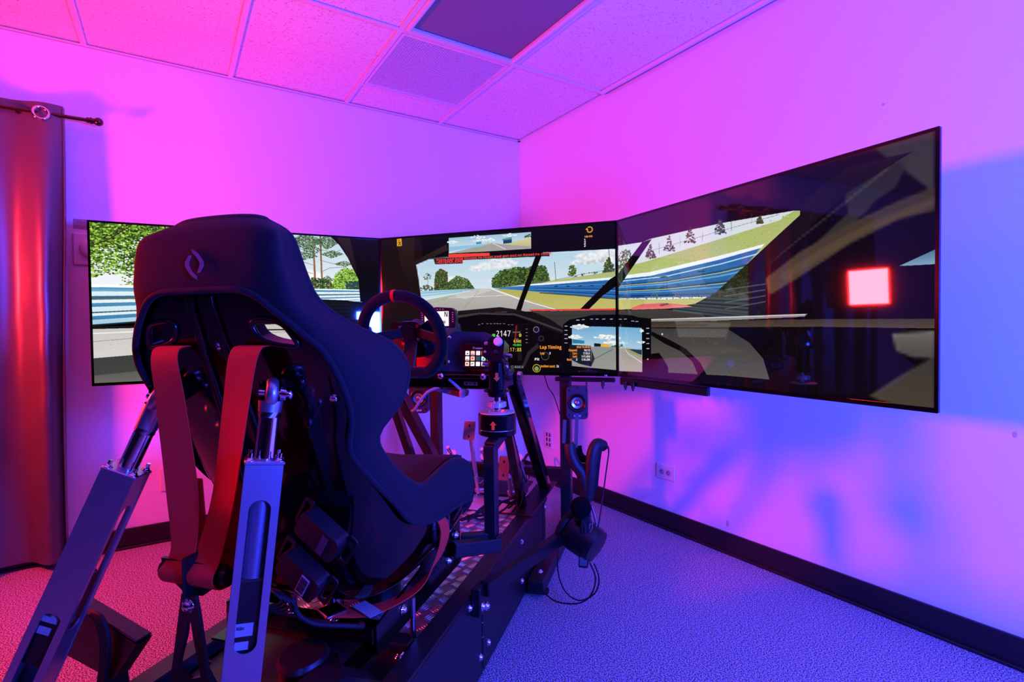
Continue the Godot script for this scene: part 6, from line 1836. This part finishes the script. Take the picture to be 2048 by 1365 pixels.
	obj("cable", MB.new().tube(curve([Vector3(0.27, 0.69, 0.84), Vector3(0.255, 0.60, 0.80), Vector3(0.265, 0.50, 0.78), Vector3(0.24, 0.40, 0.75), Vector3(0.22, 0.29, 0.7)], 8), 0.0022, 6), mats.black_rubber, sl)
	# cable to the corner socket
	var wc := thing("wall_cable", "thick black cable loop standing out behind the rig towards the corner socket", "cable", Transform3D(), Vector3(-0.1, 0.2, 0.3))
	obj("cable", MB.new().tube(curve([Vector3(-0.40, 0.10, 0.55), Vector3(-0.30, 0.235, 0.46), Vector3(-0.2, 0.245, 0.40), Vector3(-0.17, 0.20, 0.39), Vector3(-0.22, 0.155, 0.42), Vector3(-0.32, 0.10, 0.5)], 8), 0.009, 8), mats.black_rubber, wc)
	var th := thing("screen_cable", "thin dark cable hanging down the wall from the centre screen", "cable", Transform3D(), Vector3(-0.1, 0.7, 0.3))
	obj("cable", MB.new().tube(curve([Vector3(-0.30, 0.90, 0.62), Vector3(-0.12, 0.80, 0.42), Vector3(-0.05, 0.74, 0.34), Vector3(-0.035, 0.66, 0.36), Vector3(-0.03, 0.60, 0.42), Vector3(-0.03, 0.45, 0.50)], 8), 0.003, 6), mats.black_rubber, th)
	# black paddle hanging at the far left front of the seat: belt tongue
	var bt := thing("belt_buckle", "small black belt tongue standing at the front edge of the seat cushion", "buckle", RIG, Vector3(0.16, 0.6, 0.84))
	obj("tongue", MB.new().bar(Vector3(0.160, 0.585, 0.845), Vector3(0.168, 0.645, 0.86), 0.034, 0.010, Vector3.RIGHT), mats.black_satin, bt)

func brick(f: Transform3D, label: String, upper: bool) -> void:
	var t := thing("power_brick", label, "power brick", RIG, f.origin, "two power bricks behind the seat")
	obj("case", MB.new().prism(rrect(0.105, 0.062, 0.012, 4), f.translated_local(Vector3(0, 0, -0.018)), 0.036), mats.black_plastic, t)
	obj("label", MB.new().box(f * Vector3(0.02, -0.002, 0.019), Vector3(0.016 if upper else 0.022, 0.048, 0.001), f.basis, 0), mat("label_grey", Color(0.25, 0.25, 0.28), 0.4) if upper else mats.paper, t)
	if not upper:
		for i in 6:
			text("lettering", "INPUT 100-240V~ OUTPUT 24V", 0.002, f.translated_local(Vector3(0.012 + i * 0.003, -0.002, 0.0198)).rotated_local(Vector3.BACK, PI / 2), mats.black_matt, t, 0.04, false, false, 1)
	for s in [-1.0, 1.0]:
		obj("bracket", MB.new().frame(rrect(0.026, 0.078, 0.008, 4), rrect(0.014, 0.058, 0.005, 4), f.translated_local(Vector3(s * 0.062, 0, -0.014)), 0.004), mats.black_satin, t)

const PX := 0.00183       # metres for a photograph's pixel at the headset's distance

func headset(f: Transform3D) -> void:
	var t := thing("headset", "black headset with a round ear cup and foam microphone ball on the side arm", "headset", RIG, f * Vector3(0, -0.2, 0))
	# big ear cup: a cone opening to the lower right
	var ax := Vector3(0.55, -0.28, 0.35).normalized()
	var wx := f.basis * ax
	var c := f * Vector3(-0.036, -0.100, -0.03)
	obj("ear_cup", MB.new().lathe(PackedVector2Array([Vector2(0.0, -0.002), Vector2(0.05, -0.002), Vector2(0.066, 0.006), Vector2(0.068, 0.03), Vector2(0.064, 0.10), Vector2(0.060, 0.116), Vector2(0.0, 0.122)]), c, wx, 40, true), mat("cup_black", Color(0.06, 0.06, 0.07), 0.35), t)
	var pr := PackedVector2Array()
	for i in 13:
		var a := TAU * i / 12
		pr.append(Vector2(0.045 + 0.019 * cos(a), 0.018 * sin(a)))
	obj("ear_pad", MB.new().lathe(pr, c - wx * 0.014, wx, 36, false), mats.black_matt, t)
	obj("headband_slider", MB.new().box(f * Vector3(0.012, -0.115, 0.05), Vector3(0.034, 0.19, 0.012), f.basis * Basis(Vector3.BACK, -0.06), 0.004), mats.black_plastic, t)
	obj("slider_clip", MB.new().box(f * Vector3(0.006, -0.185, 0.057), Vector3(0.026, 0.03, 0.004), f.basis * Basis(Vector3.BACK, -0.06), 0.002), mats.grey_plastic, t)
	var foam := mat("mic_foam", Color(0.05, 0.05, 0.052), 1.0, 0.0, 0.2)
	obj("microphone_foam", MB.new().ball(f * Vector3(0, 0, 0.045), 0.037, 22, 1.02), foam, t)
	obj("microphone_boom", MB.new().tube(curve([f * Vector3(0.0, -0.02, 0.045), f * Vector3(0.012, -0.06, 0.05), f * Vector3(0.014, -0.10, 0.05)], 6), 0.008, 8), mats.black_rubber, t)
	obj("wire", MB.new().tube(curve([f * Vector3(0.035, -0.02, 0.045), f * Vector3(0.040, -0.06, 0.05), f * Vector3(0.028, -0.085, 0.052), f * Vector3(0.03, -0.05, 0.055)], 8), 0.0018, 6), mats.chrome, t)

func neck_restraint(f: Transform3D) -> void:
	var t := thing("neck_restraint", "black Y-shaped padded neck restraint hanging in front of the right screen post", "restraint", RIG, f * Vector3(0, 0, -0.04))
	var lea := mat("yoke_leather", Color(0.07, 0.07, 0.075), 0.55)
	# one curved plate: two arms that join in a stem, seen as a Y
	var p := func(x: float, y: float) -> Vector2: return Vector2((x - 1152.0) * PX, (1000.0 - y) * PX)
	var y: PackedVector2Array = PackedVector2Array([p.call(1124, 892), p.call(1139, 884), p.call(1140, 900), p.call(1146, 918), p.call(1156, 928), p.call(1164, 927), p.call(1168, 915), p.call(1172, 888), p.call(1178, 882), p.call(1199, 890), p.call(1192, 899), p.call(1185, 925), p.call(1178, 985), p.call(1172, 1000), p.call(1157, 995), p.call(1150, 958), p.call(1136, 935), p.call(1127, 915)])
	obj("yoke", MB.new().prism(y, f.translated_local(Vector3(0, 0, -0.05)), 0.035), lea, t)
	# thick rolled arms
	obj("yoke_arm", MB.new().tube(curve([f * v2(p.call(1131, 888), -0.03), f * v2(p.call(1133, 905), -0.02), f * v2(p.call(1142, 926), -0.015), f * v2(p.call(1155, 945), -0.015), f * v2(p.call(1163, 990), -0.02)], 8), 0.021, 12), lea, t)
	obj("yoke_arm", MB.new().tube(curve([f * v2(p.call(1197, 893), -0.06), f * v2(p.call(1184, 887), -0.03), f * v2(p.call(1175, 905), -0.015), f * v2(p.call(1170, 945), -0.012), f * v2(p.call(1166, 990), -0.02)], 8), 0.021, 12), lea, t)
	var pad := mat("pad_foam", Color(0.13, 0.13, 0.15), 0.95, 0.0, 0.3)
	obj("pad", MB.new().tube(curve([f * v2(p.call(1147, 896), -0.075), f * v2(p.call(1150, 912), -0.07), f * v2(p.call(1158, 922), -0.07), f * v2(p.call(1163, 918), -0.075)], 8), 0.014, 10), pad, t)
	obj("pad", MB.new().tube(curve([f * v2(p.call(1190, 900), -0.07), f * v2(p.call(1186, 925), -0.065), f * v2(p.call(1182, 960), -0.06), f * v2(p.call(1180, 985), -0.06)], 8), 0.011, 10), pad, t)
	# tether strap down the right side
	var c := curve([f * v2(p.call(1192, 888), -0.05), f * v2(p.call(1204, 893), -0.05), f * v2(p.call(1207, 905), -0.05), f * v2(p.call(1202, 940), -0.045), f * v2(p.call(1195, 985), -0.03), f * v2(p.call(1186, 1035), 0.0), f * v2(p.call(1180, 1052), 0.01), f * v2(p.call(1173, 1048), 0.01)], 8)
	var rows := []
	for q in c:
		rows.append(PackedVector3Array([q + f.basis.z * -0.012 + f.basis.x * 0.002, q, q + f.basis.z * 0.012 - f.basis.x * 0.002]))
	obj("tether_strap", MB.new().sheet(rows, 0.003), mats.black_rubber, t)
	obj("tether_clip", MB.new().tube(curve([f * v2(p.call(1172, 1000), 0.02), f * v2(p.call(1178, 1020), 0.02), f * v2(p.call(1181, 1036), 0.02), f * v2(p.call(1176, 1046), 0.02), f * v2(p.call(1170, 1036), 0.02)], 6), 0.004, 8), mats.zinc, t)
	# two flat upright bars at the back of the yoke
	for q in [[1121.0, 842.0, 1119.0, 890.0], [1146.0, 829.0, 1143.0, 898.0]]:
		obj("support_bar", MB.new().bar(f * v2(p.call(q[0], q[1]), -0.06), f * v2(p.call(q[2], q[3]), -0.06), 0.003, 0.013, f.basis.x), mat("bar_metal", Color(0.4, 0.4, 0.43), 0.45, 0.5), t)

func v2(q: Vector2, z: float) -> Vector3:
	return Vector3(q.x, q.y, z)
